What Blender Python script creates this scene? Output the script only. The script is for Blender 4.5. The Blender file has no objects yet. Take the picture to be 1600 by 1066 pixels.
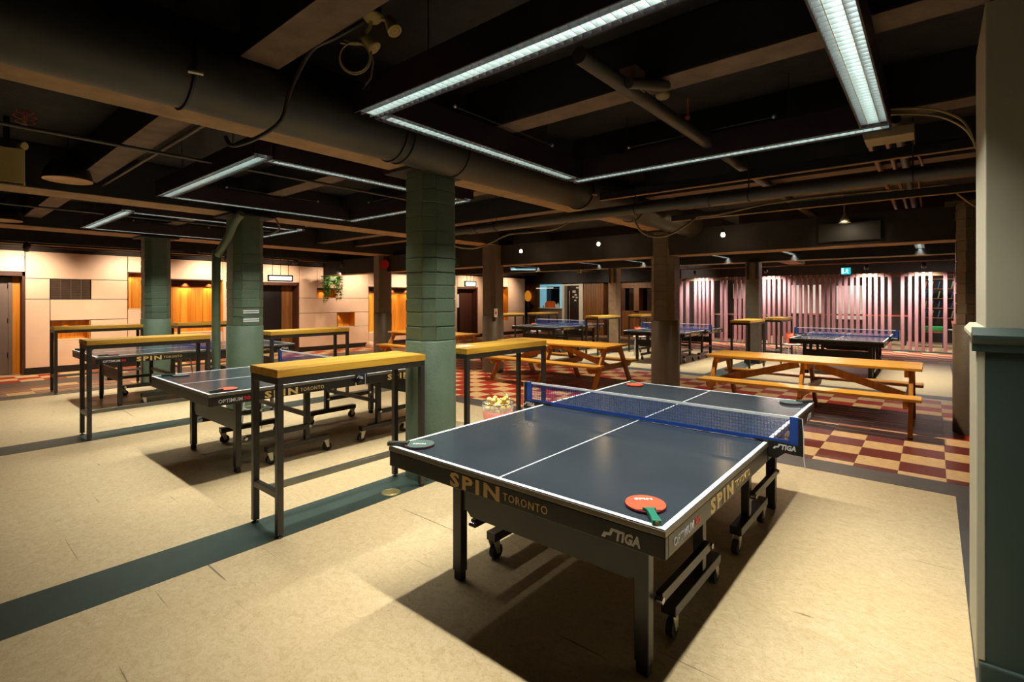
import bpy, bmesh, math, random
from mathutils import Vector, Matrix
random.seed(7)
sc = bpy.context.scene
COL = sc.collection
PI = math.pi

# ---------------------------------------------------------------- camera, world, exposure
cam = bpy.data.cameras.new('camera')
cam.sensor_width = 36.0
cam.lens = 786.4 / 1600.0 * 36.0
cam.shift_y = (467.2 - 533.0) / 1600.0
cam.clip_start = 0.02
camo = bpy.data.objects.new('camera', cam)
camo.location = (2.2155, -1.6258, 1.5386)
camo.rotation_euler = (PI / 2, 0, 0.69776)
COL.objects.link(camo)
sc.camera = camo
w = bpy.data.worlds.new('world'); sc.world = w; w.use_nodes = True
w.node_tree.nodes['Background'].inputs[0].default_value = (0.9, 0.75, 0.6, 1)
w.node_tree.nodes['Background'].inputs[1].default_value = 0.015
sc.view_settings.view_transform = 'Standard'
sc.view_settings.look = 'None'
sc.view_settings.exposure = 0.0
sc.view_settings.gamma = 1.0
sc.view_settings.use_curve_mapping = False
sc.cycles.max_bounces = 7
sc.cycles.sample_clamp_indirect = 3.0
sc.cycles.caustics_reflective = False
sc.cycles.caustics_refractive = False

FRAME_W = 26.0          # watts per fluorescent run, near row
FRAME_W_FAR = 28.0
FRAME_COL = (1.0, 0.98, 0.86)
WARM = (1.0, 0.62, 0.30)
FZ = 2.624              # underside of the light frames
FRAMES = [(-0.376, 0.03, FZ), (-4.10, 0.03, FZ), (-7.84, 0.03, FZ), (-0.30, 9.75, 2.54), (-3.98, 9.75, 2.54), (-7.6, 9.75, 2.54)]
FU, FV, FB = 2.38, 2.37, 0.15

def area(name, loc, sx, sy, power, color, spread=PI, rot=(0, 0, 0)):
    l = bpy.data.lights.new(name, 'AREA'); l.shape = 'RECTANGLE'; l.size = sx; l.size_y = sy
    l.energy = power; l.color = color; l.spread = spread
    o = bpy.data.objects.new(name, l); o.location = loc; o.rotation_euler = rot; COL.objects.link(o); return o
def spot(name, loc, target, power, color, angle=70, blend=0.6, r=0.03):
    l = bpy.data.lights.new(name, 'SPOT'); l.energy = power; l.color = color
    l.spot_size = math.radians(angle); l.spot_blend = blend; l.shadow_soft_size = r
    o = bpy.data.objects.new(name, l); o.location = loc
    o.rotation_euler = (Vector(target) - Vector(loc)).to_track_quat('-Z', 'Y').to_euler()
    COL.objects.link(o); return o
def point(name, loc, power, color, r=0.03):
    l = bpy.data.lights.new(name, 'POINT'); l.energy = power; l.color = color; l.shadow_soft_size = r
    o = bpy.data.objects.new(name, l); o.location = loc; COL.objects.link(o); return o

for i, (fu, fv, fz) in enumerate(FRAMES):
    p = FRAME_W if i < 3 else FRAME_W_FAR
    sp = math.radians(96)
    z = fz - 0.004
    area('tube_light', (fu + FU / 2, fv + FB / 2, z), FU - 0.3, 0.05, p, FRAME_COL, sp)
    area('tube_light', (fu + FU / 2, fv + FV - FB / 2, z), FU - 0.3, 0.05, p, FRAME_COL, sp)
    area('tube_light', (fu + FB / 2, fv + FV / 2, z), 0.05, FV - 0.3, p, FRAME_COL, sp)
    area('tube_light', (fu + FU - FB / 2, fv + FV / 2, z), 0.05, FV - 0.3, p, FRAME_COL, sp)
# track spots washing the cream wall
TRACK = [(-10.75, -0.25), (-10.75, 1.55), (-10.75, 3.2), (-10.75, 4.9), (-10.75, 6.3), (-10.75, 7.3), (-10.75, 9.2), (-10.75, 12.4), (-10.75, 14.6)]
for (tu, tv) in TRACK:
    spot('track_light', (tu - 0.10, tv, 2.28 if 6 < tv < 10 else 2.42), (-11.8, tv, 1.70), 150 if tv in (-0.25, 3.2) else 105, (1.0, 0.74, 0.52), 112, 0.9)
# spots raking the slat screen
for su in (-4.3, -2.0, 0.7, 2.0):
    spot('screen_light', (su, 16.42, 2.33), (su, 17.0, 1.30), 300, (1.0, 0.84, 0.77), 130, 0.9)
# bare bulbs, the cone lamp, and added warm fills without fixtures
BULBS = [(-0.09, 5.9, 2.47), (-2.05, 5.9, 2.48), (-3.64, 5.9, 2.46)]
for b in BULBS:
    point('bulb_light', (b[0], b[1], b[2] - 0.06), 2, (1.0, 0.66, 0.36), 0.03)
for (x, y) in ((1.1, 5.5), (-3.1, 5.5), (-6.8, 5.5), (-10.4, 1.0), (-10.4, 4.6), (-10.4, 8.5)):
    spot('warm_fill', (x, y, 2.75), (x, y, 0), 330, (1.0, 0.79, 0.53), 112, 0.8, 0.06)  # added unseen fill over the picnic tables and along the cream wall
for (x, y) in ((-7.6, 15.2), (-9.9, 15.0)):
    spot('hatch_fill', (x, y, 2.35), (x, 17.4, 1.2), 90, (1.0, 0.78, 0.52), 110, 0.9)  # added unseen fill, lifts the dark hatch wall and door frames
spot('cone_lamp_light', (1.35, 5.85, 2.50), (1.35, 6.3, 2.15), 5, (1, 0.8, 0.55), 120, 0.8)
# ---------------------------------------------------------------- materials
def lin(c):
    r = []
    for v in c:
        v = v / 255.0
        r.append(v / 12.92 if v <= 0.04045 else ((v + 0.055) / 1.055) ** 2.4)
    return (r[0], r[1], r[2], 1.0)
class N:
    def __init__(s, name):
        s.m = bpy.data.materials.new(name); s.m.use_nodes = True; s.t = s.m.node_tree
        s.b = s.t.nodes['Principled BSDF']
    def n(s, t, **kw):
        x = s.t.nodes.new(t)
        for k, v in kw.items(): setattr(x, k, v)
        return x
    def l(s, a, b): s.t.links.new(a, b)
    def coord(s, scale=(1, 1, 1), rot=(0, 0, 0), kind='Object'):
        tc = s.n('ShaderNodeTexCoord'); mp = s.n('ShaderNodeMapping')
        mp.inputs['Scale'].default_value = scale; mp.inputs['Rotation'].default_value = rot
        s.l(tc.outputs[kind], mp.inputs['Vector']); return mp.outputs[0]
    def noise(s, vec, scale, detail=4, rough=0.55, dist=0.0):
        x = s.n('ShaderNodeTexNoise'); x.inputs['Scale'].default_value = scale; x.inputs['Detail'].default_value = detail
        x.inputs['Roughness'].default_value = rough; x.inputs['Distortion'].default_value = dist
        s.l(vec, x.inputs['Vector']); return x.outputs['Fac']
    def ramp(s, fac, stops):
        x = s.n('ShaderNodeValToRGB'); e = x.color_ramp.elements
        while len(e) < len(stops): e.new(0.5)
        for i, (p, c) in enumerate(stops): e[i].position = p; e[i].color = c
        s.l(fac, x.inputs[0]); return x.outputs[0]
    def mix(s, fac, a, b, mode='MIX'):
        x = s.n('ShaderNodeMix', data_type='RGBA', blend_type=mode)
        for sock, v in ((0, fac), (6, a), (7, b)):
            if isinstance(v, (int, float)): x.inputs[sock].default_value = v
            elif isinstance(v, tuple): x.inputs[sock].default_value = v
            else: s.l(v, x.inputs[sock])
        return x.outputs[2]
    def bump(s, h, strength=0.2, dist=0.01):
        x = s.n('ShaderNodeBump'); x.inputs['Strength'].default_value = strength; x.inputs['Distance'].default_value = dist
        s.l(h, x.inputs['Height']); s.l(x.outputs[0], s.b.inputs['Normal'])
    def set(s, col=None, rough=None, metal=None, spec=None, emit=None, es=0.0, trans=None, alpha=None):
        b = s.b.inputs
        for k, v in (('Base Color', col), ('Roughness', rough), ('Metallic', metal), ('Specular IOR Level', spec),
                     ('Emission Color', emit), ('Transmission Weight', trans), ('Alpha', alpha)):
            if v is None: continue
            if isinstance(v, (int, float, tuple)): b[k].default_value = v
            else: s.l(v, b[k])
        if emit is not None: b['Emission Strength'].default_value = es
        return s.m

def plain(name, rgb, rough=0.5, metal=0.0, var=0.12, scale=6.0, spec=0.5, bump=0.0):
    s = N(name); c = lin(rgb)
    f = s.noise(s.coord(), scale)
    d = tuple(v * (1 - var) for v in c[:3]) + (1,); u = tuple(min(1, v * (1 + var)) for v in c[:3]) + (1,)
    s.set(s.ramp(f, [(0.3, d), (0.7, u)]), rough, metal, spec)
    if bump: s.bump(s.noise(s.coord(), scale * 6), bump)
    return s.m
def emit(name, rgb, strength):
    s = N(name); f = s.noise(s.coord(), 3); c = lin(rgb)
    return s.set(c, 0.5, emit=s.ramp(f, [(0.3, tuple(v * 0.93 for v in c[:3]) + (1,)), (0.7, c)]), es=strength)
def wood(name, a, b, c, axis='x', rough=0.38, scale=1.0):
    s = N(name)
    sc_ = {'x': (0.6, 9, 9), 'y': (9, 0.6, 9), 'z': (9, 9, 0.6)}[axis]
    f = s.noise(s.coord(tuple(v * scale for v in sc_)), 2.2, 6, 0.6, 0.8)
    f2 = s.noise(s.coord(tuple(v * scale * 0.35 for v in sc_)), 2.0, 2)
    oi = s.n('ShaderNodeObjectInfo')
    col = s.ramp(f, [(0.28, lin(a)), (0.5, lin(b)), (0.72, lin(c))])
    col = s.mix(s.ramp(f2, [(0.35, (0, 0, 0, 1)), (0.7, (0.45, 0.45, 0.45, 1))]), col, lin(a))
    hs = s.n('ShaderNodeHueSaturation'); mr = s.n('ShaderNodeMapRange')
    mr.inputs[3].default_value = 0.82; mr.inputs[4].default_value = 1.15
    s.l(oi.outputs['Random'], mr.inputs[0]); s.l(mr.outputs[0], hs.inputs['Value']); s.l(col, hs.inputs['Color'])
    s.set(hs.outputs[0], rough); s.bump(f, 0.08, 0.004); return s.m

M = {}
def floor_mat():
    s = N('cream_linoleum')
    f = s.noise(s.coord((9, 12, 1), (0, 0, 0.6)), 2.0, 8, 0.66, 1.4)
    f2 = s.noise(s.coord((34, 52, 1), (0, 0, 0.5)), 1.6, 4, 0.7, 2.5)
    big = s.noise(s.coord((0.5, 0.5, 1)), 1.0, 3)
    col = s.ramp(f, [(0.30, lin((190, 166, 124))), (0.5, lin((208, 186, 146))), (0.72, lin((220, 200, 164)))])
    col = s.mix(s.ramp(f2, [(0.54, (0, 0, 0, 1)), (0.66, (0.62, 0.62, 0.62, 1))]), col, lin((158, 124, 78)))
    col = s.mix(s.ramp(big, [(0.4, (0, 0, 0, 1)), (0.75, (0.25, 0.25, 0.25, 1))]), col, lin((190, 152, 96)))
    # scuffs: thin dark strokes in two directions
    for rot, sc_, th in ((0.55, (0.8, 34, 1), 0.74), (1.25, (1.0, 40, 1), 0.75), (0.2, (2.2, 26, 1), 0.765)):
        g = s.noise(s.coord(sc_, (0, 0, rot)), 1.0, 2, 0.4)
        col = s.mix(s.ramp(g, [(th - 0.012, (0, 0, 0, 1)), (th + 0.02, (0.8, 0.8, 0.8, 1))]), col, lin((78, 68, 52)))
    s.set(col, 0.40, spec=0.35)
    return s.m
M['floor'] = floor_mat()
M['strip'] = plain('grey_green_strip', (50, 66, 60), 0.42, var=0.15, scale=9)
M['band'] = plain('grey_band', (82, 78, 76), 0.45, var=0.15, scale=9)
M['tile_cream'] = plain('cream_tile', (226, 190, 138), 0.42, var=0.12, scale=14)
M['tile_red'] = plain('red_tile', (172, 46, 26), 0.42, var=0.18, scale=14)
M['tile_maroon'] = plain('maroon_tile', (112, 38, 30), 0.42, var=0.18, scale=14)
def stripe_mat(name, across):
    s = N(name)
    oi = s.n('ShaderNodeObjectInfo'); tc = s.n('ShaderNodeTexCoord'); sep = s.n('ShaderNodeSeparateXYZ')
    s.l(tc.outputs['Object'], sep.inputs[0])
    mul = s.n('ShaderNodeMath', operation='MULTIPLY'); s.l(sep.outputs[across], mul.inputs[0]); mul.inputs[1].default_value = 26.0
    rn = s.n('ShaderNodeMath', operation='MULTIPLY'); s.l(oi.outputs['Random'], rn.inputs[0]); rn.inputs[1].default_value = 97.0
    add = s.n('ShaderNodeMath', operation='ADD'); s.l(mul.outputs[0], add.inputs[0]); s.l(rn.outputs[0], add.inputs[1])
    fl = s.n('ShaderNodeMath', operation='FLOOR'); s.l(add.outputs[0], fl.inputs[0])
    wn = s.n('ShaderNodeTexWhiteNoise', noise_dimensions='1D'); s.l(fl.outputs[0], wn.inputs['W'])
    r = s.n('ShaderNodeValToRGB'); r.color_ramp.interpolation = 'CONSTANT'
    st = [(0.0, (104, 58, 54)), (0.2, (148, 88, 68)), (0.38, (84, 52, 52)), (0.50, (176, 120, 84)), (0.62, (112, 68, 62)), (0.74, (232, 200, 150)), (0.86, (110, 64, 60)), (0.94, (176, 166, 150))]
    e = r.color_ramp.elements
    while len(e) < len(st): e.new(0.5)
    for i, (p, c) in enumerate(st): e[i].position = p; e[i].color = lin(c)
    s.l(wn.outputs['Value'], r.inputs[0])
    return s.set(r.outputs[0], 0.45)
M['tile_stripe'] = stripe_mat('striped_tile', 1)
M['tile_stripe_left'] = stripe_mat('striped_tile_left', 0)
M['ceiling'] = plain('black_ceiling', (38, 35, 35), 0.9, var=0.4, scale=5, bump=0.6)
M['beam_dark'] = plain('dark_beam_tone', (32, 32, 36), 0.8, var=0.3, scale=4, bump=0.3)  # on beam sides the lack of light is put into this dark colour
M['soffit'] = plain('tan_soffit_tone', (150, 122, 92), 0.75, var=0.25, scale=5, bump=0.3)  # on beam undersides the light bounced off the floor is put into the colour
M['soffit_brown'] = plain('bounce_brown_soffit', (104, 84, 70), 0.75, var=0.3, scale=6, bump=0.3)  # crossbeam undersides, floor bounce put into the colour
M['duct'] = plain('duct_paint', (46, 45, 42), 0.5, var=0.2, scale=3)
M['pipe'] = plain('pipe_paint', (62, 57, 52), 0.45, var=0.2, scale=5)
M['copper'] = plain('brown_conduit', (130, 92, 58), 0.4, 0.3)
M['casing'] = plain('aubergine_casing', (48, 35, 45), 0.5, var=0.15)
M['louver'] = plain('louver_aluminium', (215, 222, 220), 0.25, 0.7, var=0.05)
M['tube'] = emit('fluorescent_tube', (240, 249, 245), 1.7)
M['pillar_green'] = plain('green_block_paint', (92, 109, 90), 0.42, var=0.10, scale=7, bump=0.35)
M['pillar_brown'] = plain('brown_block_paint', (90, 81, 70), 0.45, var=0.12, scale=7, bump=0.35)
M['steel'] = plain('dark_steel', (64, 60, 56), 0.38, 0.45, var=0.12, scale=10)
M['rail'] = plain('pale_foot_rail', (128, 130, 120), 0.3, 0.6)  # paler than the frame steel, the reflection along its top put into the colour
M['black'] = plain('black_plastic', (20, 20, 20), 0.45, var=0.2)
M['rubber'] = plain('black_rubber', (24, 24, 26), 0.7, var=0.2)
M['frame_black'] = plain('table_black_steel', (34, 33, 32), 0.34, 0.2, var=0.15)
M['edge_metal'] = plain('table_edge_metal', (120, 112, 98), 0.35, 0.6)
M['zinc'] = plain('zinc_plate', (196, 190, 168), 0.35, 0.7)
M['chrome'] = plain('chrome', (200, 200, 200), 0.2, 1.0)
M['white'] = plain('white_paint', (230, 230, 226), 0.4, var=0.04)
M['line'] = plain('white_line', (236, 238, 238), 0.35, var=0.03)
M['gold'] = plain('gold_lettering', (206, 172, 104), 0.4, var=0.05)
M['silver'] = plain('silver_lettering', (205, 205, 200), 0.4, var=0.05)
M['red_letter'] = plain('red_lettering', (190, 30, 34), 0.4)
def top_mat():
    s = N('slate_blue_top')
    f = s.noise(s.coord((1, 1, 1)), 3.0, 5); g = s.noise(s.coord((1, 1, 1)), 60.0, 3)
    col = s.ramp(f, [(0.3, lin((48, 56, 63))), (0.7, lin((54, 62, 70)))])
    s.set(col, 0.2, spec=0.5); return s.m
M['top'] = top_mat()
M['net'] = plain('blue_net', (14, 62, 150), 0.7, var=0.08)
M['net_band'] = plain('net_white_band', (226, 230, 232), 0.6, var=0.04)
M['net_blue'] = plain('net_blue_cloth', (20, 66, 150), 0.6, var=0.08)
M['bar_wood'] = wood('bar_top_wood', (184, 130, 40), (222, 170, 60), (238, 194, 92), 'y')
M['picnic'] = wood('picnic_wood', (216, 152, 44), (238, 182, 74), (246, 202, 104), 'x', 0.3)
M['picnic_side'] = wood('picnic_frame_wood', (164, 108, 36), (196, 136, 54), (212, 156, 76), 'z', 0.4)
M['panel'] = plain('cream_wall_panel', (228, 198, 172), 0.5, var=0.05, scale=3)
M['wall_dark'] = plain('dark_wall_paint', (48, 38, 34), 0.7, var=0.2)
M['alcove_wood'] = wood('alcove_plank', (200, 118, 22), (234, 156, 42), (242, 180, 76), 'z', 0.45, 0.7)
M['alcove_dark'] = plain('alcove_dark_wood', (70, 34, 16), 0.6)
M['brown_wood'] = wood('brown_panel_wood', (100, 62, 30), (132, 86, 42), (150, 102, 54), 'z', 0.5)
M['door_grey'] = plain('grey_door', (128, 112, 104), 0.45, var=0.06)
M['door_dark'] = plain('dark_door', (17, 15, 15), 0.4)
M['stub_cream'] = plain('sage_cream_paint', (196, 190, 166), 0.55, var=0.05, scale=2, bump=0.1)
M['stub_green'] = plain('dark_green_paint', (56, 72, 66), 0.45, var=0.06, scale=2, bump=0.08)
M['slat'] = wood('pink_slat_wood', (150, 108, 112), (178, 134, 138), (194, 154, 156), 'z', 0.5)
M['grille'] = plain('grille_brown', (92, 76, 64), 0.5)
M['leaf'] = plain('leaf_green', (84, 140, 56), 0.5, var=0.4, scale=9)
M['pot'] = plain('dark_pot', (40, 36, 32), 0.6)
M['red'] = plain('red_enamel', (176, 26, 28), 0.35)
M['cable_cream'] = plain('cream_cable', (190, 170, 120), 0.5)
M['cable_grey'] = plain('grey_cable', (140, 126, 104), 0.5)
M['cream_plastic'] = plain('aged_cream_plastic', (206, 184, 120), 0.4, var=0.06)
M['blue_dark'] = plain('dark_blue_plastic', (30, 62, 88), 0.4)
M['box_tan'] = plain('tan_box', (150, 132, 98), 0.5)
M['shade'] = plain('black_shade', (26, 24, 24), 0.35)
M['shade_in'] = plain('tan_shade_rim', (196, 150, 100), 0.4)
M['orange_rubber'] = plain('orange_red_rubber', (222, 84, 54), 0.5, var=0.05, scale=40)
M['green_rubber'] = plain('grey_green_rubber', (76, 96, 90), 0.5, var=0.05, scale=40)
M['ply'] = plain('maroon_edge', (92, 26, 36), 0.5)
M['handle_green'] = plain('green_handle', (30, 116, 92), 0.45)
M['handle_dark'] = plain('dark_handle', (52, 56, 50), 0.45)
M['ball'] = plain('yellow_ball', (236, 204, 96), 0.4, var=0.05)
M['ball_white'] = plain('pale_yellow_ball', (246, 218, 140), 0.4, var=0.05)
def clear(name, rgb, alpha):
    s = N(name); f = s.noise(s.coord(), 4)
    c = lin(rgb); s.set(s.ramp(f, [(0.2, c), (0.8, tuple(min(1, v * 1.1) for v in c[:3]) + (1,))]), 0.12)
    s.b.inputs['Alpha'].default_value = alpha; return s.m
M['bucket_clear'] = clear('clear_plastic', (230, 226, 214), 0.25)
M['bucket_orange'] = plain('orange_plastic', (236, 92, 40), 0.35, var=0.06)
M['brass'] = plain('worn_brass', (170, 152, 96), 0.4, 0.6)
M['sign_lit'] = emit('lit_sign_face', (226, 244, 255), 2.2)
M['exit_lit'] = emit('exit_sign_teal', (40, 190, 200), 1.2)
M['exit_white'] = emit('exit_sign_white', (235, 250, 250), 1.4)
M['bulb'] = emit('glowing_bulb', (255, 226, 170), 14.0)
M['lamp_glow'] = emit('lamp_face', (255, 214, 160), 5.0)
M['blue_lit'] = emit('blue_lit_frame', (130, 190, 210), 0.55)  # blue light falling on the hatch frame, put in as glow; no lamp itself
M['blue_tube'] = emit('pale_blue_tube', (150, 205, 215), 0.8)
M['flame'] = emit('orange_lamp', (240, 150, 40), 0.55)
M['white_lit'] = emit('lit_white_panel', (255, 240, 220), 1.6)
M['glass_dark'] = plain('dark_glass', (12, 14, 18), 0.08)
M['shelf_blue'] = plain('blue_shelf_item', (40, 84, 140), 0.5)
M['shelf_green'] = plain('pale_green_shelf_item', (120, 150, 110), 0.5)
M['green_vivid'] = plain('vivid_green', (30, 150, 70), 0.5)
M['orange'] = plain('orange_paint', (226, 110, 40), 0.5)
M['teal_dark'] = plain('teal_dark', (40, 84, 90), 0.5)
M['back_dark'] = plain('back_room_wall', (60, 52, 46), 0.7)

# ---------------------------------------------------------------- mesh helper
class MB:
    def __init__(s): s.v = []; s.f = []; s.sm = []
    def add(s, vs, fs, smooth=False):
        o = len(s.v); s.v += [tuple(v) for v in vs]
        s.f += [tuple(i + o for i in f) for f in fs]; s.sm += [smooth] * len(fs); return s
    def box(s, x0, x1, y0, y1, z0, z1, R=None, c=None):
        vs = [Vector((x, y, z)) for z in (z0, z1) for y in (y0, y1) for x in (x0, x1)]
        if R is not None: vs = [R @ (v - c) + c for v in vs]
        return s.add(vs, [(0, 2, 3, 1), (4, 5, 7, 6), (0, 1, 5, 4), (2, 6, 7, 3), (0, 4, 6, 2), (1, 3, 7, 5)])
    def bar(s, p0, p1, w, h, up=(0, 0, 1)):
        p0, p1 = Vector(p0), Vector(p1); d = (p1 - p0).normalized(); up = Vector(up)
        x = d.cross(up)
        if x.length < 1e-4: x = d.cross(Vector((1, 0, 0)))
        x.normalize(); y = x.cross(d)
        vs = [p + x * a * w / 2 + y * b * h / 2 for p in (p0, p1) for a, b in ((-1, -1), (1, -1), (1, 1), (-1, 1))]
        return s.add(vs, [(3, 2, 1, 0), (4, 5, 6, 7), (0, 1, 5, 4), (1, 2, 6, 5), (2, 3, 7, 6), (3, 0, 4, 7)])
    def tube(s, path, r, n=8, closed=False, caps=True):
        P = [Vector(p) for p in path]; k = len(P); rings = []
        prev = None
        for i, p in enumerate(P):
            a = P[(i - 1) % k] if (closed or i > 0) else p; b = P[(i + 1) % k] if (closed or i < k - 1) else p
            d = (b - a).normalized()
            if prev is None:
                x = d.cross(Vector((0, 0, 1)))
                if x.length < 1e-3: x = d.cross(Vector((1, 0, 0)))
            else: x = prev - d * prev.dot(d)
            x.normalize(); prev = x; y = d.cross(x)
            rr = r[i] if isinstance(r, (list, tuple)) else r
            rings.append([p + (x * math.cos(2 * PI * j / n) + y * math.sin(2 * PI * j / n)) * rr for j in range(n)])
        vs = [v for g in rings for v in g]; fs = []
        for i in range(k if closed else k - 1):
            i2 = (i + 1) % k
            for j in range(n): fs.append((i * n + j, i * n + (j + 1) % n, i2 * n + (j + 1) % n, i2 * n + j))
        s.add(vs, fs, True)
        if caps and not closed:
            s.add(rings[0], [tuple(reversed(range(n)))]); s.add(rings[-1], [tuple(range(n))])
        return s
    def cyl(s, p0, p1, r, n=16): return s.tube([p0, p1], r, n)
    def lathe(s, prof, c=(0, 0, 0), n=24, smooth=True):
        vs = []; fs = []
        for (r, z) in prof:
            for j in range(n): vs.append((c[0] + r * math.cos(2 * PI * j / n), c[1] + r * math.sin(2 * PI * j / n), c[2] + z))
        for i in range(len(prof) - 1):
            for j in range(n): fs.append((i * n + j, i * n + (j + 1) % n, (i + 1) * n + (j + 1) % n, (i + 1) * n + j))
        return s.add(vs, fs, smooth)
    def prism(s, poly, axis, a, b):
        # poly in the two other axes, extruded from a to b along axis
        def mk(p, t): return {'x': (t, p[0], p[1]), 'y': (p[0], t, p[1]), 'z': (p[0], p[1], t)}[axis]
        n = len(poly); vs = [mk(p, a) for p in poly] + [mk(p, b) for p in poly]
        fs = [tuple(range(n)), tuple(range(2 * n - 1, n - 1, -1))] + [(i, i + n, (i + 1) % n + n, (i + 1) % n) for i in range(n)]
        return s.add(vs, fs)
    def sphere(s, c, r, n=12, m=8):
        return s.lathe([(r * math.sin(PI * i / m) + 1e-5, -r * math.cos(PI * i / m)) for i in range(m + 1)], c, n)
    def mesh(s, name):
        me = bpy.data.meshes.new(name); me.from_pydata(s.v, [], s.f)
        me.polygons.foreach_set('use_smooth', s.sm)
        bm = bmesh.new(); bm.from_mesh(me); bmesh.ops.recalc_face_normals(bm, faces=bm.faces); bm.to_mesh(me); bm.free()
        return me
    def build(s, name, mat, parent=None, loc=None, bevel=0, kind=None, label=None):
        me = s.mesh(name); me.materials.append(M[mat])
        return link(name, me, parent, loc, bevel, kind, label)
def link(name, me, parent=None, loc=None, bevel=0, kind=None, label=None):
    o = bpy.data.objects.new(name, me); COL.objects.link(o)
    if parent: o.parent = parent
    if loc: o.location = loc
    if bevel:
        b = o.modifiers.new('bevel', 'BEVEL'); b.width = bevel; b.segments = 2; b.limit_method = 'ANGLE'
    if kind: o['kind'] = kind
    if label: o['label'] = label
    return o
def tag(o, label, cat, group=None, kind=None):
    o['label'] = label; o['category'] = cat
    if group: o['group'] = group
    if kind: o['kind'] = kind
    return o
def thing(name, label, cat, loc=(0, 0, 0), rz=0, group=None):
    o = bpy.data.objects.new(name, None); o.empty_display_size = 0.1; COL.objects.link(o)
    o.location = loc; o.rotation_euler = (0, 0, rz); return tag(o, label, cat, group)
def copy_tree(o, parent=None):
    c = o.copy(); COL.objects.link(c)
    if parent: c.parent = parent
    for ch in list(o.children): copy_tree(ch, c)
    return c
def struct(o): o['kind'] = 'structure'; return o
def text_mesh(txt, size, mat, width=None, bold=0.0, shear=0.0, space=1.0):
    c = bpy.data.curves.new('lettering', 'FONT'); c.body = txt; c.size = size; c.extrude = 0.0008; c.offset = bold
    c.shear = shear; c.space_character = space; c.resolution_u = 2; c.align_x = 'LEFT'
    o = bpy.data.objects.new('tmp', c); COL.objects.link(o)
    bpy.context.view_layer.update()
    dg = bpy.context.evaluated_depsgraph_get()
    me = bpy.data.meshes.new_from_object(o.evaluated_get(dg))
    bpy.data.objects.remove(o)
    xs = [v.co.x for v in me.vertices]; ys = [v.co.y for v in me.vertices]
    x0, x1, y0, y1 = min(xs), max(xs), min(ys), max(ys)
    sx = (width / (x1 - x0)) if width else size / (y1 - y0); sy = size / (y1 - y0)
    for v in me.vertices: v.co.x = (v.co.x - x0) * sx; v.co.y = (v.co.y - y0) * sy
    me.materials.clear(); me.materials.append(M[mat]); return me
ROT_END = (PI / 2, 0, 0)           # lettering on a face looking to -y
ROT_SIDE = (PI / 2, 0, PI / 2)     # lettering on a face looking to +x
# ---------------------------------------------------------------- floor
floor = struct(MB().box(-14, 6, -6, 22, -0.08, 0).build('floor', 'floor'))
def strip(u0, u1, v0, v1, mat='strip', z=0.002):
    return MB().box(u0, u1, v0, v1, 0.0, z).build('floor_strip', mat, floor)
for v0, v1 in ((-6, 3.6), (8.80, 13.9)):
    strip(-1.39, -1.0, v0, v1); strip(-5.18, -4.78, v0, v1)
strip(2.345, 3.0, -6, 3.6, 'band'); strip(2.5, 3.0, 8.8, 13.9, 'band')
strip(-8.95, 3.0, 3.6, 3.94, 'band'); strip(-8.95, 3.0, 8.46, 8.80, 'band'); strip(-8.95, 3.0, 13.9, 14.2, 'band')
strip(-8.95, -8.57, -6, 3.6); strip(-8.95, -8.57, 8.8, 13.9)
strip(-10.72, -9.95, -6, 17, 'band')
T = 0.327
tile_me = {}
for k in ('tile_cream', 'tile_red', 'tile_maroon', 'tile_stripe', 'tile_stripe_left'):
    g = 0.0015
    me = MB().add([(g, g, 0.0005), (T - g, g, 0.0005), (T - g, T - g, 0.0005), (g, T - g, 0.0005),
                   (g + .002, g + .002, 0.003), (T - g - .002, g + .002, 0.003), (T - g - .002, T - g - .002, 0.003), (g + .002, T - g - .002, 0.003)],
                  [(3, 2, 1, 0), (4, 5, 6, 7), (0, 1, 5, 4), (1, 2, 6, 5), (2, 3, 7, 6), (3, 0, 4, 7)]).mesh('floor_tile')
    me.materials.append(M[k]); tile_me[k] = me
tiles = []
def cell_kind(i, j, u, v):
    if i % 2 != j % 2: return 'tile_cream'
    return 'tile_maroon' if (u > -0.9 and j < 4) else 'tile_red'
for i in range(-33, 4):
    for j in range(0, 14):
        u, v = 1.97 + i * T, 4.05 + (j - 0) * T
        if u < -8.6 or u + T > 3.0 or v + T > 8.46: continue
        k = cell_kind(i, j, u, v)
        if 4 <= j - 0 <= 8 and -3.7 < u < (2.0 if j < 8 else 1.7): k = 'tile_stripe'
        tiles.append((u, v, k))
for i in range(-35, 4):            # checks in front of the slat screen
    for j in range(0, 9):
        u, v = 1.97 + i * T, 14.2 + j * T
        if u < -5.3 or u + T > 3.0 or v + T > 17.0: continue
        tiles.append((u, v, 'tile_cream' if (i + j) % 2 else 'tile_red'))
for i in range(0, 4):              # by the cream wall
    for j in range(-14, 62):
        u, v = -10.72 - (i + 1) * T, j * T
        if u < -11.85 or v < -4: continue
        tiles.append((u, v, 'tile_cream' if (i + j) % 2 else 'tile_red'))
for i in range(0, 3):
    for j in range(-14, 62):
        u, v = -9.95 + i * T, j * T
        tiles.append((u, v, 'tile_stripe_left' if (i + j) % 5 else 'tile_cream'))
cu, cv = 2.2155, -1.6258
def in_view(u, v):
    dx, dy = u - cu, v - cv
    d = -0.6425 * dx + 0.7663 * dy; x = 0.7663 * dx + 0.6425 * dy
    return d > 0.5 and abs(x) < d * 1.06 and u < 2.5 + 0.0 * v
vis = sorted([t for t in tiles if in_view(t[0] + T / 2, t[1] + T / 2)], key=lambda t: (t[0] - cu) ** 2 + (t[1] - cv) ** 2)
rest = set(tiles) - set(vis[:298])
for (u, v, k) in vis[:298]:
    link('floor_tile', tile_me[k], floor, (u, v, 0))
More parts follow.
